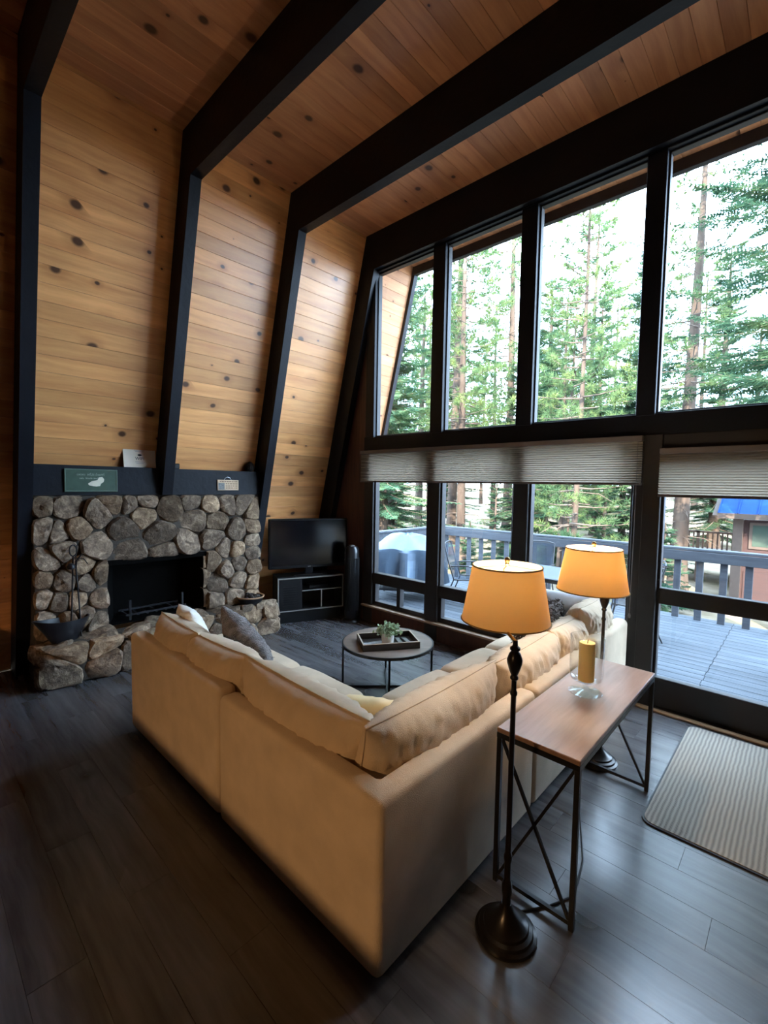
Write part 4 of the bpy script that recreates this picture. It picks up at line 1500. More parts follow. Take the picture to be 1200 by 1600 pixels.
hg = thing('hurricane_glass', 'clear footed hurricane glass on the console table', 'candle holder', (-.805, 2.45, CZ + .001))
obj('foot', MB().lathe([(0, 0), (.082, 0), (.083, .004), (.05, .010), (.018, .018), (.012, .03), (.018, .045), (.022, .052), (.012, .058), (0, .06)], 40), M['hglass'], hg, smooth=.8)
obj('cylinder', MB().lathe([(0, .058), (.05, .06), (.076, .075), (.083, .10), (.084, .30), (.0845, .302), (.0815, .302), (.081, .10), (.074, .079), (.048, .064), (0, .062)], 48), M['hglass'], hg, smooth=.8)
cd = thing('pillar_candle', 'yellow pillar candle inside the hurricane glass', 'candle', (-.805, 2.45, CZ + .066))
obj('wax', MB().lathe([(0, 0), (.038, 0), (.040, .003), (.040, .198), (.037, .203), (.02, .199), (0, .198)], 32), M['candle'], cd, smooth=.6)
obj('wick', MB().tube([(0, 0, .197), (.001, .001, .21), (.003, .002, .217)], .0015, 5), M['wick'], cd)

# ------------------------------------------------------------------ floor lamps (swing arm)
def floor_lamp(label, base, shade_c, shade_z0, power, pole_z):
    L = thing('floor_lamp', label, 'floor lamp', (base[0], base[1], 0))
    obj('base', MB().lathe([(0, 0), (.118, 0), (.122, .008), (.120, .018), (.108, .024), (.104, .034), (.090, .040), (.086, .050), (.070, .058), (.050, .078), (.030, .10), (.020, .13)], 40), M['bronze'], L, smooth=.6)
    obj('pole', MB().lathe([(.018, .10), (.016, .16), (.020, .18), (.020, .21), (.013, .23), (.0125, .30), (.0165, .315), (.0165, .33), (.011, .345), (.0105, pole_z - .22), (.014, pole_z - .215), (.014, pole_z - .205), (.010, pole_z - .198), (.010, pole_z - .155)], 24), M['bronze'], L, smooth=.7)
    pz = pole_z
    obj('finial_knob', MB().lathe([(.010, pz - .158), (.016, pz - .152), (.016, pz - .145), (.012, pz - .138), (.020, pz - .12), (.029, pz - .09), (.030, pz - .075), (.022, pz - .052), (.014, pz - .042), (.020, pz - .036), (.020, pz - .028), (.010, pz - .02), (.009, pz)], 28), M['bronze'], L, smooth=.7)
    d = Vector((shade_c[0] - base[0], shade_c[1] - base[1], 0))
    side = Vector((-d.y, d.x, 0)) * .35
    e1 = Vector((0, 0, pz - .005))
    e2 = d * .5 + side * .5 + Vector((0, 0, pz + .015))
    e3 = d + Vector((0, 0, pz + .03))
    arm = obj('swing_arm', MB().tube([e1, e1 + (e2 - e1) * .5 + Vector((0, 0, .006)), e2], .007, 10), M['brass'], L, smooth=1)
    obj('swing_arm', MB().tube([e2, e3], .007, 10), M['brass'], L, smooth=1)
    obj('arm_joint', MB().lathe([(.009, -.02), (.012, -.012), (.012, .016), (.006, .024), (0, .026)], 16, tuple(e2)), M['bronze'], L, smooth=.7)
    h = .245
    r0, r1 = .190, .148
    z0 = shade_z0
    obj('socket', MB().lathe([(.008, 0), (.014, .01), (.018, .03), (.018, .08), (.014, .085)], 16, (d.x, d.y, pz + .025)), M['brass'], L, smooth=.7)
    sh = obj('lamp_shade', MB().lathe([(r0, z0), (r1, z0 + h), (r1 - .003, z0 + h), (r0 - .003, z0)], 56, (d.x, d.y, 0), closed=True), M['shade'], L, smooth=.6)
    for (rr, zz) in ((r0 + .0015, z0 + .003), (r1 + .0015, z0 + h - .003)):
        obj('trim_ring', MB().tube([(d.x + math.cos(k * PI / 24) * rr, d.y + math.sin(k * PI / 24) * rr, zz) for k in range(49)], .0032, 6, False), M['shade_trim'], sh, smooth=1)
    hp = MB()
    hp.tube([(d.x, d.y - .02, pz + .09), (d.x, d.y - .055, z0 + h * .45), (d.x, d.y - .03, z0 + h - .012), (d.x, d.y, z0 + h), (d.x, d.y + .03, z0 + h - .012), (d.x, d.y + .055, z0 + h * .45), (d.x, d.y + .02, pz + .09)], .002, 6)
    for k in range(3):
        a = k * 2 * PI / 3
        hp.tube([(d.x, d.y, z0 + h), (d.x + math.cos(a) * r1, d.y + math.sin(a) * r1, z0 + h - .003)], .0018, 5)
    obj('harp', hp, M['brass'], L, smooth=1)
    obj('shade_finial', MB().lathe([(.006, 0), (.010, .006), (.007, .012), (.012, .02), (.013, .027), (.009, .035), (0, .038)], 16, (d.x, d.y, z0 + h)), M['brass'], L, smooth=.8)
    obj('bulb', MB().lathe([(.012, 0), (.016, .02), (.028, .05), (.030, .065), (.022, .088), (0, .096)], 16, (d.x, d.y, pz + .105)), M['paper'], L, smooth=1)
    ld = bpy.data.lights.new('lamp_bulb_light', 'POINT')
    ld.energy = power
    ld.color = (1.0, .81, .58)
    ld.shadow_soft_size = .035
    lo = bpy.data.objects.new('lamp_bulb_light', ld)
    COL.objects.link(lo)
    lo.parent = L
    lo.location = (d.x, d.y, z0 + h * .72)
    return L
LAMP_W = 27.0
floor_lamp('dark floor lamp with glowing shade at the near end of the console table', (-.80, 1.62), (-.945, 1.81), 1.212, LAMP_W, 1.205)
floor_lamp('dark floor lamp with glowing shade at the window end of the console table', (-.925, 3.10), (-.875, 2.70), 1.215, LAMP_W, 1.165)

# cords on the floor under the console
o = obj('power_cord', MB().tube([(-.80, 1.74, .006), (-.72, 1.85, .005), (-.66, 1.98, .005), (-.70, 2.2, .005), (-.82, 2.5, .005), (-.95, 2.8, .005), (-.98, 2.95, .005)], .0045, 6), M['cord'], smooth=1)
tag(o, 'thin black lamp cord running along the floor under the console table', 'cord')

# rug by the door
def rug():
    mb = MB()
    x0, x1, y0, y1, r, h = -.565, .75, 2.70, 4.06, .06, .014
    P = []
    for (cx, cy_, a0) in ((x1 - r, y1 - r, 0), (x0 + r, y1 - r, PI / 2), (x0 + r, y0 + r, PI), (x1 - r, y0 + r, 1.5 * PI)):
        for k in range(6):
            a = a0 + k * PI / 10
            P.append((cx + r * math.cos(a), cy_ + r * math.sin(a)))
    return P
P = rug()
rg = thing('door_mat', 'grey-brown woven mat with dark binding before the sliding door', 'mat', (0, 0, 0))
obj('woven_field', MB().prism(P, 2, .001, .013), M['rug'], rg)
cxr, cyr = .09, 3.38
P2 = [(cxr + (x - cxr) * 1.016, cyr + (y_ - cyr) * 1.014) for x, y_ in P]
obj('binding', MB().prism(P2, 2, .0005, .009), M['cord'], rg)

# ------------------------------------------------------------------ blinds
def blind(label, x0, x1, z0, z1, y0):
    b = thing('cellular_blind', label, 'blind', (x0, y0, z0))
    w = x1 - x0
    h = z1 - z0
    obj('head_rail', MB().box(0, w, -.012, .045, h - .045, h, .004), M['blind_rail'], b)
    obj('bottom_rail', MB().box(0, w, -.006, .034, 0, .022, .004), M['blind_rail'], b)
    n = max(6, int((h - .067) / .019))
    dz = (h - .067) / n
    vv, ff = [], []
    for k in range(2 * n + 1):
        yy = .0 if k % 2 == 0 else .012
        z = .022 + dz * k / 2
        vv += [(0, .014 - yy, z), (w, .014 - yy, z)]
    for k in range(2 * n):
        ff.append((2 * k, 2 * k + 1, 2 * k + 3, 2 * k + 2))
    obj('pleated_fabric', MB().add(vv, ff), M['blind'], b)
    return b
bl = blind('wide pleated blind half raised over the three lower windows', -4.29, -1.0, 1.83, 2.235, 4.135)
obj('pull_cord', MB().tube([(3.26, -.02, .36), (3.265, -.03, -.4), (3.262, -.03, -1.06)], .0022, 6).lathe([(0, 0), (.008, .006), (.01, .02), (.006, .04), (0, .045)], 12, (3.262, -.03, -1.10)), M['blind_rail'], bl, smooth=1)
blind('narrower pleated blind half raised over the sliding door', -.875, .20, 1.74, 2.125, 4.135)

# ------------------------------------------------------------------ pendant lamp behind the viewer
PD = thing('pendant_lamp', 'pendant lamp hanging behind the viewer', 'lamp', (-1.25, -2.6, 2.25))
obj('cord', MB().tube([(0, 0, .2), (0, 0, CEIL - 2.25)], .004, 6), M['cord'], PD)
obj('lamp_shade', MB().lathe([(.20, 0), (.17, .10), (.05, .19), (.03, .21), (.027, .21), (.047, .187), (.166, .098), (.196, 0)], 40, closed=True), M['shade_cap'], PD, smooth=.7)
pl = bpy.data.lights.new('pendant_bulb_light', 'POINT')
pl.energy = 210
pl.color = (1.0, .60, .27)
pl.shadow_soft_size = .05
po = bpy.data.objects.new('pendant_bulb_light', pl)
COL.objects.link(po)
po.parent = PD
po.location = (0, 0, .058)

# ------------------------------------------------------------------ outside: deck, railing
DZ = -.11
dk = obj('deck', MB().box(-6.0, 3.2, 4.34, 8.10, DZ - .25, DZ - .03), M['rail_wood'])
st(dk, 'weathered grey plank deck outside the windows', 'deck')
bw = .141
for i in range(27):
    yy = 4.345 + i * bw
    xj = -.68 + (.0 if i % 2 else .008)
    for (a, b) in ((-6.0, xj - .004), (xj, 3.2)):
        me = MB().box(0, b - a, 0, bw - .007, -.03, 0, .004).mesh('deck_board')
        link('deck_board', me, M['deck'], dk, (a, yy, DZ))
rl = thing('deck_railing', 'weathered grey wooden deck railing with square balusters', 'railing', (-5.74, 7.95, DZ))
RO = Vector((-5.74, 7.95, DZ))
def rpart(name, mb):
    return obj(name, mb, M['rail_wood'], rl, -RO)
RX = Matrix.Rotation(0, 3, 'Z')
obj('top_rail', MB().box(0, 9.0, -.045, .075, 1.02, 1.058, .006), M['rail_wood'], rl)
obj('face_rail', MB().box(0, 9.0, -.05, -.012, .87, 1.015, .005), M['rail_wood'], rl)
obj('side_top_rail', MB().box(-.06, .06, -3.6, .0, 1.02, 1.058, .006), M['rail_wood'], rl)
obj('side_face_rail', MB().box(-.02, .02, -3.6, -.02, .87, 1.015, .005), M['rail_wood'], rl)
bmesh_ = MB().box(-.044, .044, -.011, .026, -.12, .88, .004).mesh('baluster')
for k in range(32):
    link('baluster', bmesh_, M['rail_wood'], rl, (.16 + .2805 * k, 0, 0))
bmesh2 = MB().box(-.011, .026, -.044, .044, -.12, .88, .004).mesh('baluster')
for k in range(12):
    link('baluster', bmesh2, M['rail_wood'], rl, (0, -.3 - .2805 * k, 0))
obj('post', MB().box(-.045, .045, -.045, .045, -.12, 1.02, .005), M['rail_wood'], rl, (.03, 0.02, 0))

# ------------------------------------------------------------------ patio furniture
def patio_chair():
    r = thing('patio_chair', 'x', 'chair', (0, 0, 0), 0, 'black metal patio chairs on the deck')
    tr_ = .011
    for s in (-1, 1):
        x = .25 * s
        obj('side_frame', MB().tube([(x, -.30, 0), (x, -.24, .22), (x, -.20, .42), (x, -.21, .60), (x, -.14, .645), (x, .10, .635), (x, .22, .62)], tr_, 8), M['chair_metal'], r, smooth=1)
        obj('rear_leg', MB().tube([(x * .96, .34, 0), (x * .94, .24, .22), (x * .9, .17, .40), (x * .88, .26, .66), (x * .86, .34, .96)], tr_, 8), M['chair_metal'], r, smooth=1)
        obj('seat_rail', MB().tube([(x * .9, -.23, .43), (x * .9, .0, .405), (x * .9, .18, .40)], tr_ * .9, 8), M['chair_metal'], r, smooth=1)
    obj('top_bar', MB().tube([(-.215, .34, .96), (-.12, .345, .985), (0, .347, .99), (.12, .345, .985), (.215, .34, .96)], tr_, 8), M['chair_metal'], r, smooth=1)
    obj('front_bar', MB().tube([(-.25, -.235, .24), (.25, -.235, .24)], tr_ * .8, 8), M['chair_metal'], r, smooth=1)
    V, F = [], []
    prof = [(-.23, .432), (-.05, .405), (.10, .39), (.175, .41), (.205, .50), (.25, .66), (.30, .82), (.337, .955)]
    seat_, back_ = prof[:4], prof[3:]
    for nm, pf in (('sling_seat', seat_), ('sling_back', back_)):
        vv = []
        for (y_, z) in pf:
            vv += [(-.215, y_, z), (0, y_ - (.0 if nm == 'sling_seat' else -.012), z - (.012 if nm == 'sling_seat' else 0)), (.215, y_, z)]
        ff = []
        for i in range(len(pf) - 1):
            for j in range(2):
                ff.append((i * 3 + j, i * 3 + j + 1, i * 3 + j + 4, i * 3 + j + 3))
        # give the cloth a little thickness
        n0 = len(vv)
        vv2 = [(a, b + .006, c - .006) for a, b, c in vv]
        obj(nm, MB().add(vv + vv2, ff + [tuple(n0 + i for i in q[::-1]) for q in ff]), M['sling'], r, smooth=1)
    return r
ch = patio_chair()
spots = [((-4.02, 6.35, DZ), PI / 2 + .35, 'black metal patio chair seen beside the near lamp shade'),
         ((-3.25, 7.20, DZ), .15, 'black metal patio chair between the patio table and the railing'),
         ((-2.45, 5.55, DZ), PI - .2, 'black metal patio chair on the house side of the patio table'),
         ((-1.62, 6.55, DZ), -PI / 2 + .3, 'black metal patio chair just left of the door opening')]
for i, (p, rz, lab) in enumerate(spots):
    if i == 0:
        ch.location = p
        ch.rotation_euler = (0, 0, rz)
        ch['label'] = lab
    else:
        copy_tree(ch, p, rz, lab)
ptb = thing('patio_table', 'grey rectangular patio table on the deck', 'table', (-2.9, 6.35, DZ), .0)
obj('table_top', MB().box(-.80, .80, -.48, .48, .68, .705, .01), M['patio_top'], ptb)
obj('apron', MB().box(-.76, .76, -.44, .44, .63, .68, .005), M['chair_metal'], ptb)
for sx in (-1, 1):
    for sy_ in (-1, 1):
        obj('leg', MB().tube([(sx * .70, sy_ * .38, 0), (sx * .66, sy_ * .36, .64)], .018, 8), M['chair_metal'], ptb, smooth=1)
# wooden chair leg at the right edge
ad = thing('adirondack_chair', 'dark wooden deck chair at the right edge of the door view', 'chair', (.42, 5.85, DZ), .5)
obj('seat', MB().box(-.28, .28, -.25, .28, .33, .36, .005), M['rail_wood'], ad)
for s in (-1, 1):
    obj('leg', MB().bar((s * .27, -.33, 0), (s * .27, -.22, .50), .10, .035, up=(1, 0, 0)), M['rail_wood'], ad)
    obj('leg', MB().bar((s * .25, .50, .02), (s * .25, -.25, .36), .035, .10, up=(0, 0, 1)), M['rail_wood'], ad)
    obj('arm', MB().box(min(s * .22, s * .35), max(s * .22, s * .35), -.32, .40, .52, .545, .005), M['rail_wood'], ad)
for k in range(5):
    x = -.22 + .11 * k
    obj('back_slat', MB().bar((x, .22, .33), (x * 1.15, .52, 1.0), .022, .095, up=(1, 0, 0)), M['rail_wood'], ad)

# covered grill
gl = thing('covered_grill', 'barbecue grill under a pale blue cover on the deck', 'grill', (-4.98, 5.95, DZ), .55)
def cover():
    """cover draped over a rectangular grill: flat-ish faceted top, hanging sides with deep folds"""
    mb = MB()
    n = 80
    # (height, half length, half depth, squareness, fold depth)
    lv_ = [(.30, .62, .44, .30, .075), (.36, .615, .435, .30, .07), (.52, .60, .42, .26, .05), (.68, .585, .40, .22, .028), (.80, .575, .385, .2, .012),
           (.845, .56, .37, .2, .004), (.90, .50, .30, .28, .004), (.99, .40, .20, .4, .003), (1.06, .30, .12, .5, .002), (1.085, .17, .05, .6, .0)]
    vv, ff = [], []
    for (z, hx_, hy_, e, fd) in lv_:
        for k in range(n):
            a = 2 * PI * k / n
            c, s_ = math.cos(a), math.sin(a)
            pw_ = 2 / max(e, .2) * .55 + .6
            rr = (abs(c / hx_) ** pw_ + abs(s_ / hy_) ** pw_) ** (-1 / pw_)
            x, y_ = rr * c, rr * s_
            tri = abs(((a * 5 / PI + .3) % 2) - 1) * 2 - 1        # sharp triangular pleats
            w = fd * 1.6 * (tri * .8 + .5 * math.sin(a * 9 + 2))
            L = math.hypot(x, y_)
            x, y_ = x * (1 + w / L), y_ * (1 + w / L)
            zz = z + (.035 * math.sin(a * 4 + .5) if z < .4 else .014 * math.sin(a * 6 + z * 9) * (1 if z > .8 else 0))
            vv.append((x, y_, zz))
    m_ = len(lv_)
    for i in range(m_ - 1):
        for k in range(n):
            k2 = (k + 1) % n
            ff.append((i * n + k, i * n + k2, (i + 1) * n + k2, (i + 1) * n + k))
    ff.append(tuple((m_ - 1) * n + k for k in range(n)))
    return mb.add(vv, ff)
obj('cover', cover(), M['tarp'], gl, smooth=.22)
for sx in (-1, 1):
    for sy_ in (-1, 1):
        obj('leg', MB().tube([(sx * .45, sy_ * .27, 0), (sx * .45, sy_ * .27, .6)], .018, 8), M['chair_metal'], gl, smooth=1)
obj('bottom_shelf', MB().box(-.47, .47, -.29, .29, .14, .17, .004), M['chair_metal'], gl)
obj('gas_bottle', MB().lathe([(.10, 0), (.14, .03), (.15, .08), (.15, .24), (.12, .31), (.04, .34), (.04, .38), (0, .38)], 24, (.1, 0, .17)), M['patio_top'], gl, smooth=.7)

# ------------------------------------------------------------------ forest floor
def gz(x, y):
    return -1.75 + max(0, y - 24) * .055 + .25 * mnoise.noise(Vector((x * .12, y * .12, 0)))
gm = MB()
nx, ny = 60, 50
for j in range(ny + 1):
    for i in range(nx + 1):
        x = -75 + 115 * i / nx
        y = -18 + 118 * j / ny
        gm.v.append((x, y, gz(x, y)))
for j in range(ny):
    for i in range(nx):
        a = j * (nx + 1) + i
        gm.f.append((a, a + 1, a + nx + 2, a + nx + 1))
gd = obj('ground', gm, M['ground'], smooth=3.2)
tag(gd, 'sunlit forest floor beyond the deck', 'ground', None, 'structure')

# ------------------------------------------------------------------ trees
def blade(V, F, c, d, s, L, w):
    n0 = len(V)
    V.append(c + s * w)
    V.append(c - s * w)
    V.append(c + d * L)
    F.append((n0, n0 + 1, n0 + 2))

def trunk_mb(H, r, bend, r_=None, n=10):
    pts, rs_ = [], []
    for k in range(13):
        t = k / 12
        pts.append((bend * math.sin(t * 2.3), bend * .6 * math.sin(t * 3.7 + 1), H * t))
        rs_.append(r * (1 - t) ** .75 + .012 + (r * .35 * max(0, 1 - t * 14)))
    return MB().tube(pts, rs_, n)

def fir_meshes(seed, H, R, r, z0=.06, gap=.30, nb=6, step=.075, twig=.34, bw1=.026, bw2=.018):
    rg_ = np.random.default_rng(seed)
    V, F = [], []
    br = MB()
    z = H * z0
    while z < H - .15:
        t = z / H
        Lb = R * (1 - t) ** .85 + .12
        for b in range(nb):
            if rg_.random() < .12:
                continue
            az = rg_.uniform(0, 2 * PI)
            L = Lb * rg_.uniform(.7, 1.1)
            d = np.array([math.cos(az), math.sin(az), 0])
            sd = np.array([-math.sin(az), math.cos(az), 0])
            zb = z + rg_.uniform(-.1, .1)
            slope = -.10 - .30 * (1 - t) + .5 * t
            def P(q):
                return d * q + np.array([0, 0, zb + slope * q + .10 * q * q / max(L, .5)])
            br.tube([P(0), P(L * .5), P(L)], [.018 * (1 - t) + .008, .009, .003], 3, False)
            q = .08 * L
            while q < L:
                c = P(q)
                fwd = (P(q + .02) - c) / .02
                fwd /= np.linalg.norm(fwd)
                l = min(twig * (L - q) / L * 1.6 + .07, twig) * rg_.uniform(.7, 1.15)
                for sg in (-1, 1):
                    td_ = sd * sg * .82 + fwd * .55 + np.array([0, 0, rg_.uniform(-.35, .10)])
                    td_ /= np.linalg.norm(td_)
                    up = np.array([0, 0, 1.0]) + rg_.normal(0, .35, 3)
                    s = np.cross(td_, up)
                    s /= np.linalg.norm(s) + 1e-9
                    blade(V, F, c, td_, s, l, bw1)
                    for k in (.25, .5, .75):
                        cc = c + td_ * l * k
                        for s2 in (-1, 1):
                            d2 = td_ * .7 + s * s2 * .7 + np.array([0, 0, rg_.uniform(-.2, .15)])
                            d2 /= np.linalg.norm(d2)
                            blade(V, F, cc, d2, np.cross(d2, up) / 1.1, l * (.55 - .35 * k) + .03, bw2)
                q += step
        z += gap * rg_.uniform(.8, 1.2)
    for k in range(24):
        a = rg_.uniform(0, 2 * PI)
        d = np.array([math.cos(a) * .5, math.sin(a) * .5, .9])
        d /= np.linalg.norm(d)
        blade(V, F, np.array([0, 0, H - .4 + .016 * k]), d, np.array([-math.sin(a), math.cos(a), 0]), .18, .015)
    return trunk_mb(H, r, .05).mesh('trunk', 1.0), br.mesh('branches', 1.0), fast_mesh('needles', V, F)

def pine_meshes(seed, H, R, r, z0=.35, nb=80, tuft=14, dead=14, blen=.19, bw_=.006):
    rg_ = np.random.default_rng(seed)
    V, F = [], []
    br = MB()
    def tuft_at(c, d, n):
        for k in range(n):
            dd = d * .7 + rg_.normal(0, .75, 3)
            dd /= np.linalg.norm(dd)
            s = np.cross(dd, rg_.normal(0, 1, 3))
            s /= np.linalg.norm(s) + 1e-9
            blade(V, F, c, dd, s, blen * rg_.uniform(.7, 1.2), bw_)
    for b in range(nb):
        t = z0 + (1 - z0) * (b + rg_.uniform(0, 1)) / nb
        z = H * min(t, .985)
        az = b * 2.399 + rg_.uniform(-.5, .5)
        L = R * (1 - .75 * ((t - z0) / (1 - z0)) ** 1.3) * rg_.uniform(.55, 1.15)
        d = np.array([math.cos(az), math.sin(az), 0])
        def P(q):
            u = q / L
            return d * q + np.array([0, 0, z + L * (-.10 * u + .32 * u * u * (1 if t > .5 else .5))]) + np.array([-d[1], d[0], 0]) * .12 * L * math.sin(u * 3 + b)
        br.tube([P(0), P(L * .35), P(L * .7), P(L)], [.03 * (1 - t) + .012, .016, .010, .004], 4, False)
        nt_ = max(3, int(L * 5))
        for k in range(nt_):
            q = L * (.35 + .65 * (k + 1) / nt_)
            c = P(q)
            sdv = np.array([-d[1], d[0], 0]) * rg_.choice([-1, 1])
            off = sdv * rg_.uniform(.05, .34) * (1.05 - .5 * q / L) + d * .1 + np.array([0, 0, rg_.uniform(-.02, .16)])
            if k == nt_ - 1:
                off = off * .2
            e = c + off
            br.tube([c, e], [.006, .003], 3, False)
            tuft_at(e, off / (np.linalg.norm(off) + 1e-9), tuft)
            tuft_at((c + e) / 2, off / (np.linalg.norm(off) + 1e-9), tuft // 2)
    for k in range(dead):
        t = rg_.uniform(.12, z0 + .12)
        az = rg_.uniform(0, 2 * PI)
        d = np.array([math.cos(az), math.sin(az), 0])
        L = rg_.uniform(.5, 1.3)
        zz = H * t
        p0, p1, p2 = d * 0, d * L * .6, d * L
        br.tube([p0 + [0, 0, zz], p1 + [0, 0, zz - .05 * L], p2 + [0, 0, zz - .28 * L]], [.02, .012, .004], 4, False)
        sdv = np.array([-d[1], d[0], 0])
        br.tube([p1 + [0, 0, zz - .05 * L], p1 + sdv * .3 * L + d * .2 * L + [0, 0, zz - .1 * L]], [.008, .003], 3, False)
    return trunk_mb(H, r, .12, n=12).mesh('trunk', 1.0), br.mesh('branches', 1.0), fast_mesh('needles', V, F)

TREES = {}
TREES['fir_a'] = fir_meshes(1, 9.5, 2.1, .16, nb=7, step=.06, bw1=.021, bw2=.014)
TREES['fir_b'] = fir_meshes(2, 6.5, 1.7, .11, nb=6)
TREES['fir_c'] = fir_meshes(3, 13.0, 2.7, .22, gap=.32, nb=7, step=.068, twig=.38, bw1=.020, bw2=.014)
TREES['fir_near'] = fir_meshes(9, 20.0, 4.8, .26, z0=.24, gap=.44, nb=8, step=.085, twig=.50, bw1=.024, bw2=.018)
TREES['fir_d'] = fir_meshes(7, 2.6, 1.0, .05, gap=.2, nb=6, step=.06, twig=.22)
TREES['pine_slender'] = pine_meshes(4, 13.5, 1.9, .085, z0=.14, nb=92, tuft=24, dead=8, blen=.23, bw_=.009)
TREES['pine_big'] = pine_meshes(5, 19.0, 3.4, .30, z0=.30, nb=96, tuft=22, dead=40, blen=.25, bw_=.010)
TREES['pine_mid'] = pine_meshes(6, 17.0, 2.8, .20, z0=.24, nb=104, tuft=22, dead=20, blen=.27, bw_=.011)
TREES['pine_far'] = pine_meshes(8, 18.0, 2.9, .17, z0=.28, nb=84, tuft=10, dead=8, blen=.42, bw_=.026)

def ray_xy(px, D, py=770):
    d = FWD + RIGHT * ((px - 600) / FPX) - UPV * ((py - 800) / FPX)
    return d.x * D, d.y * D
def tree(kind, px, D, label, scale=1.0, rot=None, group=None, dz=0.0, needles=True):
    x, y = ray_xy(px, D)
    r = thing('fir_tree' if kind.startswith('fir') else 'pine_tree', label, 'tree', (x, y, gz(x, y) - .05 + dz), rot if rot is not None else random.uniform(0, 6.28), group)
    r.scale = (scale, scale, scale)
    tm, bm_, nm = TREES[kind]
    link('trunk', tm, M['bark'], r)
    o = link('branches', bm_, M['branch'], r)
    o['kind'] = 'stuff'
    o = link('needles', nm, M['fir'] if kind.startswith('fir') else M['pine_needles'], r)
    o['kind'] = 'stuff'
    return r
tree('pine_slender', 897, 13.5, 'slender young pine with a thin straight trunk in the third upper window', rot=.4)
tree('pine_big', 1068, 15.0, 'large pine with a thick pale trunk seen above the sliding door', rot=1.1, scale=.85)
tree('fir_near', 1245, 11.0, 'dark fir with long hanging boughs at the right picture edge', rot=.3, scale=1.0)
tree('fir_c', 598, 18, 'nearest tall fir at the left of the leftmost upper window', rot=2.8, scale=1.35)
tree('fir_c', 850, 19.5, 'tall dense fir left of the slender pine', rot=.8, scale=.95)
tree('fir_c', 1000, 21, 'tall fir showing both sides of the broad upright above the door post', rot=1.2, scale=1.15)
tree('fir_c', 690, 29, 'tall fir behind the upright between first and second window', rot=4.1, scale=1.3)
tree('fir_c', 930, 30, 'tall fir behind the slender pine', rot=5.1, scale=1.2)
tree('pine_mid', 790, 25, 'tall pine with open yellow-green crown in the second upper window', rot=5.6, scale=1.25)
tree('fir_c', 1120, 24, 'tall fir behind the large pale-trunked pine', rot=1.9, scale=1.2)
tree('fir_a', 612, 19, 'full green fir in the leftmost upper window', rot=1.5, scale=1.1)
tree('pine_big', 656, 26, 'thick-trunked pine behind the grill in the leftmost window', rot=2.2, scale=.8)
tree('pine_mid', 706, 23, 'tall pine with a pale trunk at the left of the second window', rot=.9, scale=1.25)
tree('pine_mid', 722, 19, 'thick pine trunk above the deck railing corner', rot=3.9, scale=.95)
tree('pine_mid', 770, 30, 'thin tall pine in the middle of the second window', rot=4.6, scale=.9)
tree('fir_a', 803, 20, 'dense green fir beside the second upright of the upper windows', rot=.2, scale=.95)
tree('fir_b', 775, 15.5, 'young fir with spreading boughs behind the railing left of the lamps', rot=2.0, scale=.62)
tree('fir_a', 852, 21, 'green fir at the left edge of the third upper window', rot=5.2, scale=1.02)
tree('pine_mid', 877, 17, 'left one of two close dark trunks above the far lamp', rot=5.0, scale=.62)
tree('pine_mid', 889, 16.5, 'right one of two close dark trunks above the far lamp', rot=2.6, scale=.6)
tree('fir_b', 945, 16, 'bushy young fir behind the far lamp shade', rot=.7, scale=.75)
tree('fir_a', 975, 22, 'tall fir at the right of the third upper window', rot=2.9, scale=1.1)
tree('pine_mid', 1010, 27, 'distant pine hidden partly by the door post', rot=1.4)
tree('fir_b', 1112, 26, 'green fir behind the neighbouring deck railing', rot=3.3, scale=.9)
tree('fir_c', 1175, 30, 'fir rising behind the roof of the neighbouring cabin', rot=4.4, scale=1.1)
tree('fir_d', 1040, 12.5, 'small bright fir sapling at the foot of the big pine', rot=.4, scale=1.0)
tree('fir_d', 620, 21, 'small fir sapling standing behind the covered grill', rot=2.4, scale=1.0)
tree('fir_d', 735, 17, 'small fir sapling low behind the railing corner', rot=1.4, scale=.9)
kinds = ['pine_far', 'fir_c', 'pine_far', 'fir_c', 'pine_far', 'fir_a']
rt = random.Random(21)
placed = []
k = 0
tries = 0
while k < 44 and tries < 4000:
    tries += 1
    px = rt.uniform(470, 1370)
    D = 31 + 36 * (k / 44) + rt.uniform(-2, 2)
    x, y = ray_xy(px, D)
    if any((x - a) ** 2 + (y - b) ** 2 < 10 for a, b in placed):
        continue
    if 735 < px < 815 and k % 2:
        continue
    placed.append((x, y))
    kd = kinds[k % 6]
    where = 'leftmost window' if px < 684 else 'second window' if px < 825 else 'third window' if px < 1015 else 'sliding door side'
    sp_ = 'fir' if kd.startswith('fir') else 'pine'
    tree(kd, px, D, 'tall %s far back in the woods through the %s' % (sp_, where), scale=rt.uniform(.95, 1.35), rot=rt.uniform(0, 6.28), group='far %ss through the %s' % (sp_, where))
    k += 1

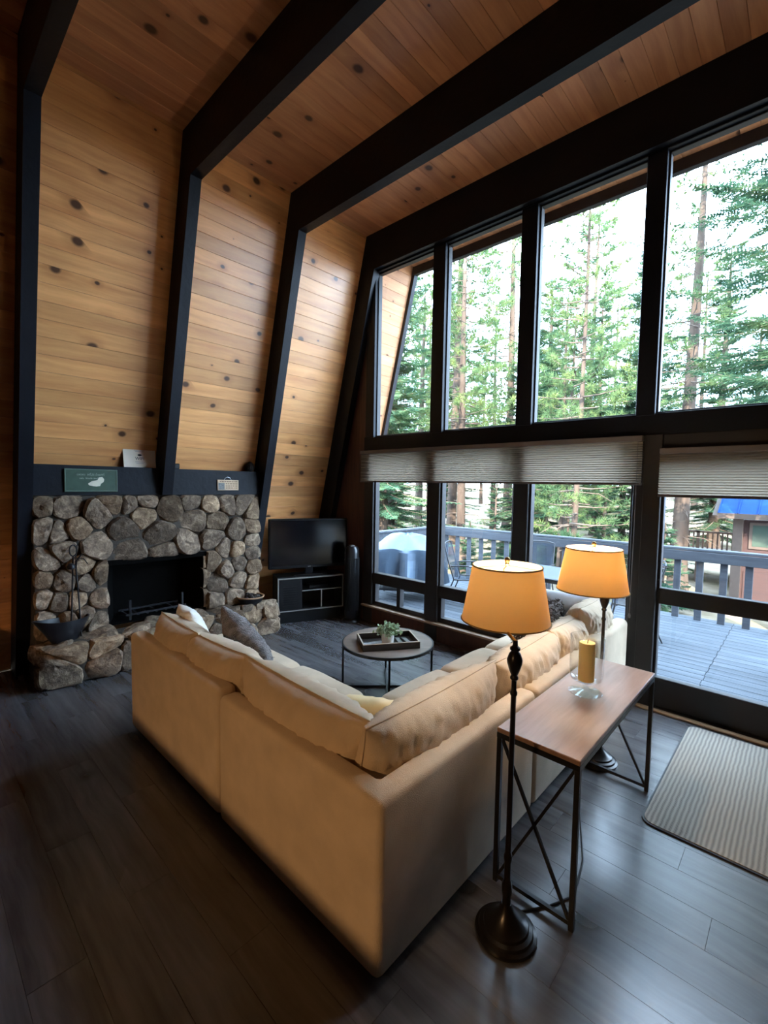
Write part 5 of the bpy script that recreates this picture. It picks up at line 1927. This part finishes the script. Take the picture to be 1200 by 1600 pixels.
# ------------------------------------------------------------------ neighbouring cabin
nbx, nby = -1.55, 18.0
cb = thing('neighbour_cabin', 'red-brown cabin with blue metal roof beyond the deck', 'cabin', (nbx, nby, -1.85))
obj('wall', MB().box(0, 7, 0, 6, 0, 2.75), M['red_wall'], cb)
obj('corner_post', MB().box(-.12, .14, -.12, .14, 0, 2.95, .01), M['cabin_trim'], cb)
rf = MB()
rf.add([(-.45, -.75, 2.95), (8, -.75, 2.95), (8, 3.0, 4.9), (-.45, 3.0, 4.9), (-.45, -.75, 2.83), (8, -.75, 2.83), (8, 3.0, 4.78), (-.45, 3.0, 4.78)], [(0, 1, 2, 3), (4, 7, 6, 5), (0, 4, 5, 1), (3, 2, 6, 7), (0, 3, 7, 4), (1, 5, 6, 2)])
ro = obj('roof', rf, M['blue_roof'], cb)
for k in range(18):
    x = -.44 + .48 * k
    obj('roof_seam', MB().bar((x, -.75, 2.965), (x, 3.0, 4.915), .03, .03), M['blue_roof'], ro)
obj('gable_wall', MB().prism([(0, 2.7), (6, 2.7), (3.0, 4.75)], 0, 0, .1), M['red_wall'], cb)
obj('rake_board', MB().bar((-.47, -.78, 2.86), (-.47, 3.0, 4.83), .05, .22, up=(1, 0, 0)), M['cabin_trim'], cb)
obj('eave_fascia', MB().box(-.45, 8, -.79, -.75, 2.80, 2.96), M['cabin_trim'], cb)
wd = obj('window', MB().box(.28, 2.2, -.05, .02, 1.85, 2.68, .01), M['cabin_trim'], cb)
obj('pane', MB().box(.37, 2.11, -.06, -.05, 1.94, 2.59), M['cabin_glass'], wd)
dw = obj('side_door', MB().box(-.06, .0, .8, 1.7, .1, 2.1, .01), M['cabin_trim'], cb)
obj('skirt', MB().box(.2, 7, -.03, 0, 0, 1.15), M['red_wall'], cb)
nd = thing('neighbour_deck', 'brown wooden deck with railing beside the neighbouring cabin', 'deck', (-4.6, 21.0, -1.75))
obj('platform', MB().box(0, 3.2, 0, 3, .9, 1.05), M['far_wood'], nd)
obj('top_rail', MB().box(0, 3.2, -.05, .05, 1.92, 1.99), M['far_wood'], nd)
obj('bottom_rail', MB().box(0, 3.2, -.03, .03, 1.18, 1.24), M['far_wood'], nd)
bl_ = MB()
for k in range(21):
    bl_.box(.08 + .15 * k, .13 + .15 * k, -.025, .025, 1.05, 1.93)
obj('balusters', bl_, M['far_wood'], nd)['kind'] = 'stuff'
for k in range(3):
    obj('post', MB().box(1.55 * k, 1.55 * k + .1, -.05, .05, 0, 2.0), M['far_wood'], nd)
bn = thing('garden_bench', 'low dark bench on the ground before the neighbouring deck', 'bench', (-2.75, 15.6, -1.68), .1)
obj('seat', MB().box(-.7, .7, -.2, .2, .40, .45, .005), M['rail_wood'], bn)
for s in (-1, 1):
    obj('leg', MB().box(s * .55 - .04, s * .55 + .04, -.18, .18, -.1, .40, .005), M['rail_wood'], bn)
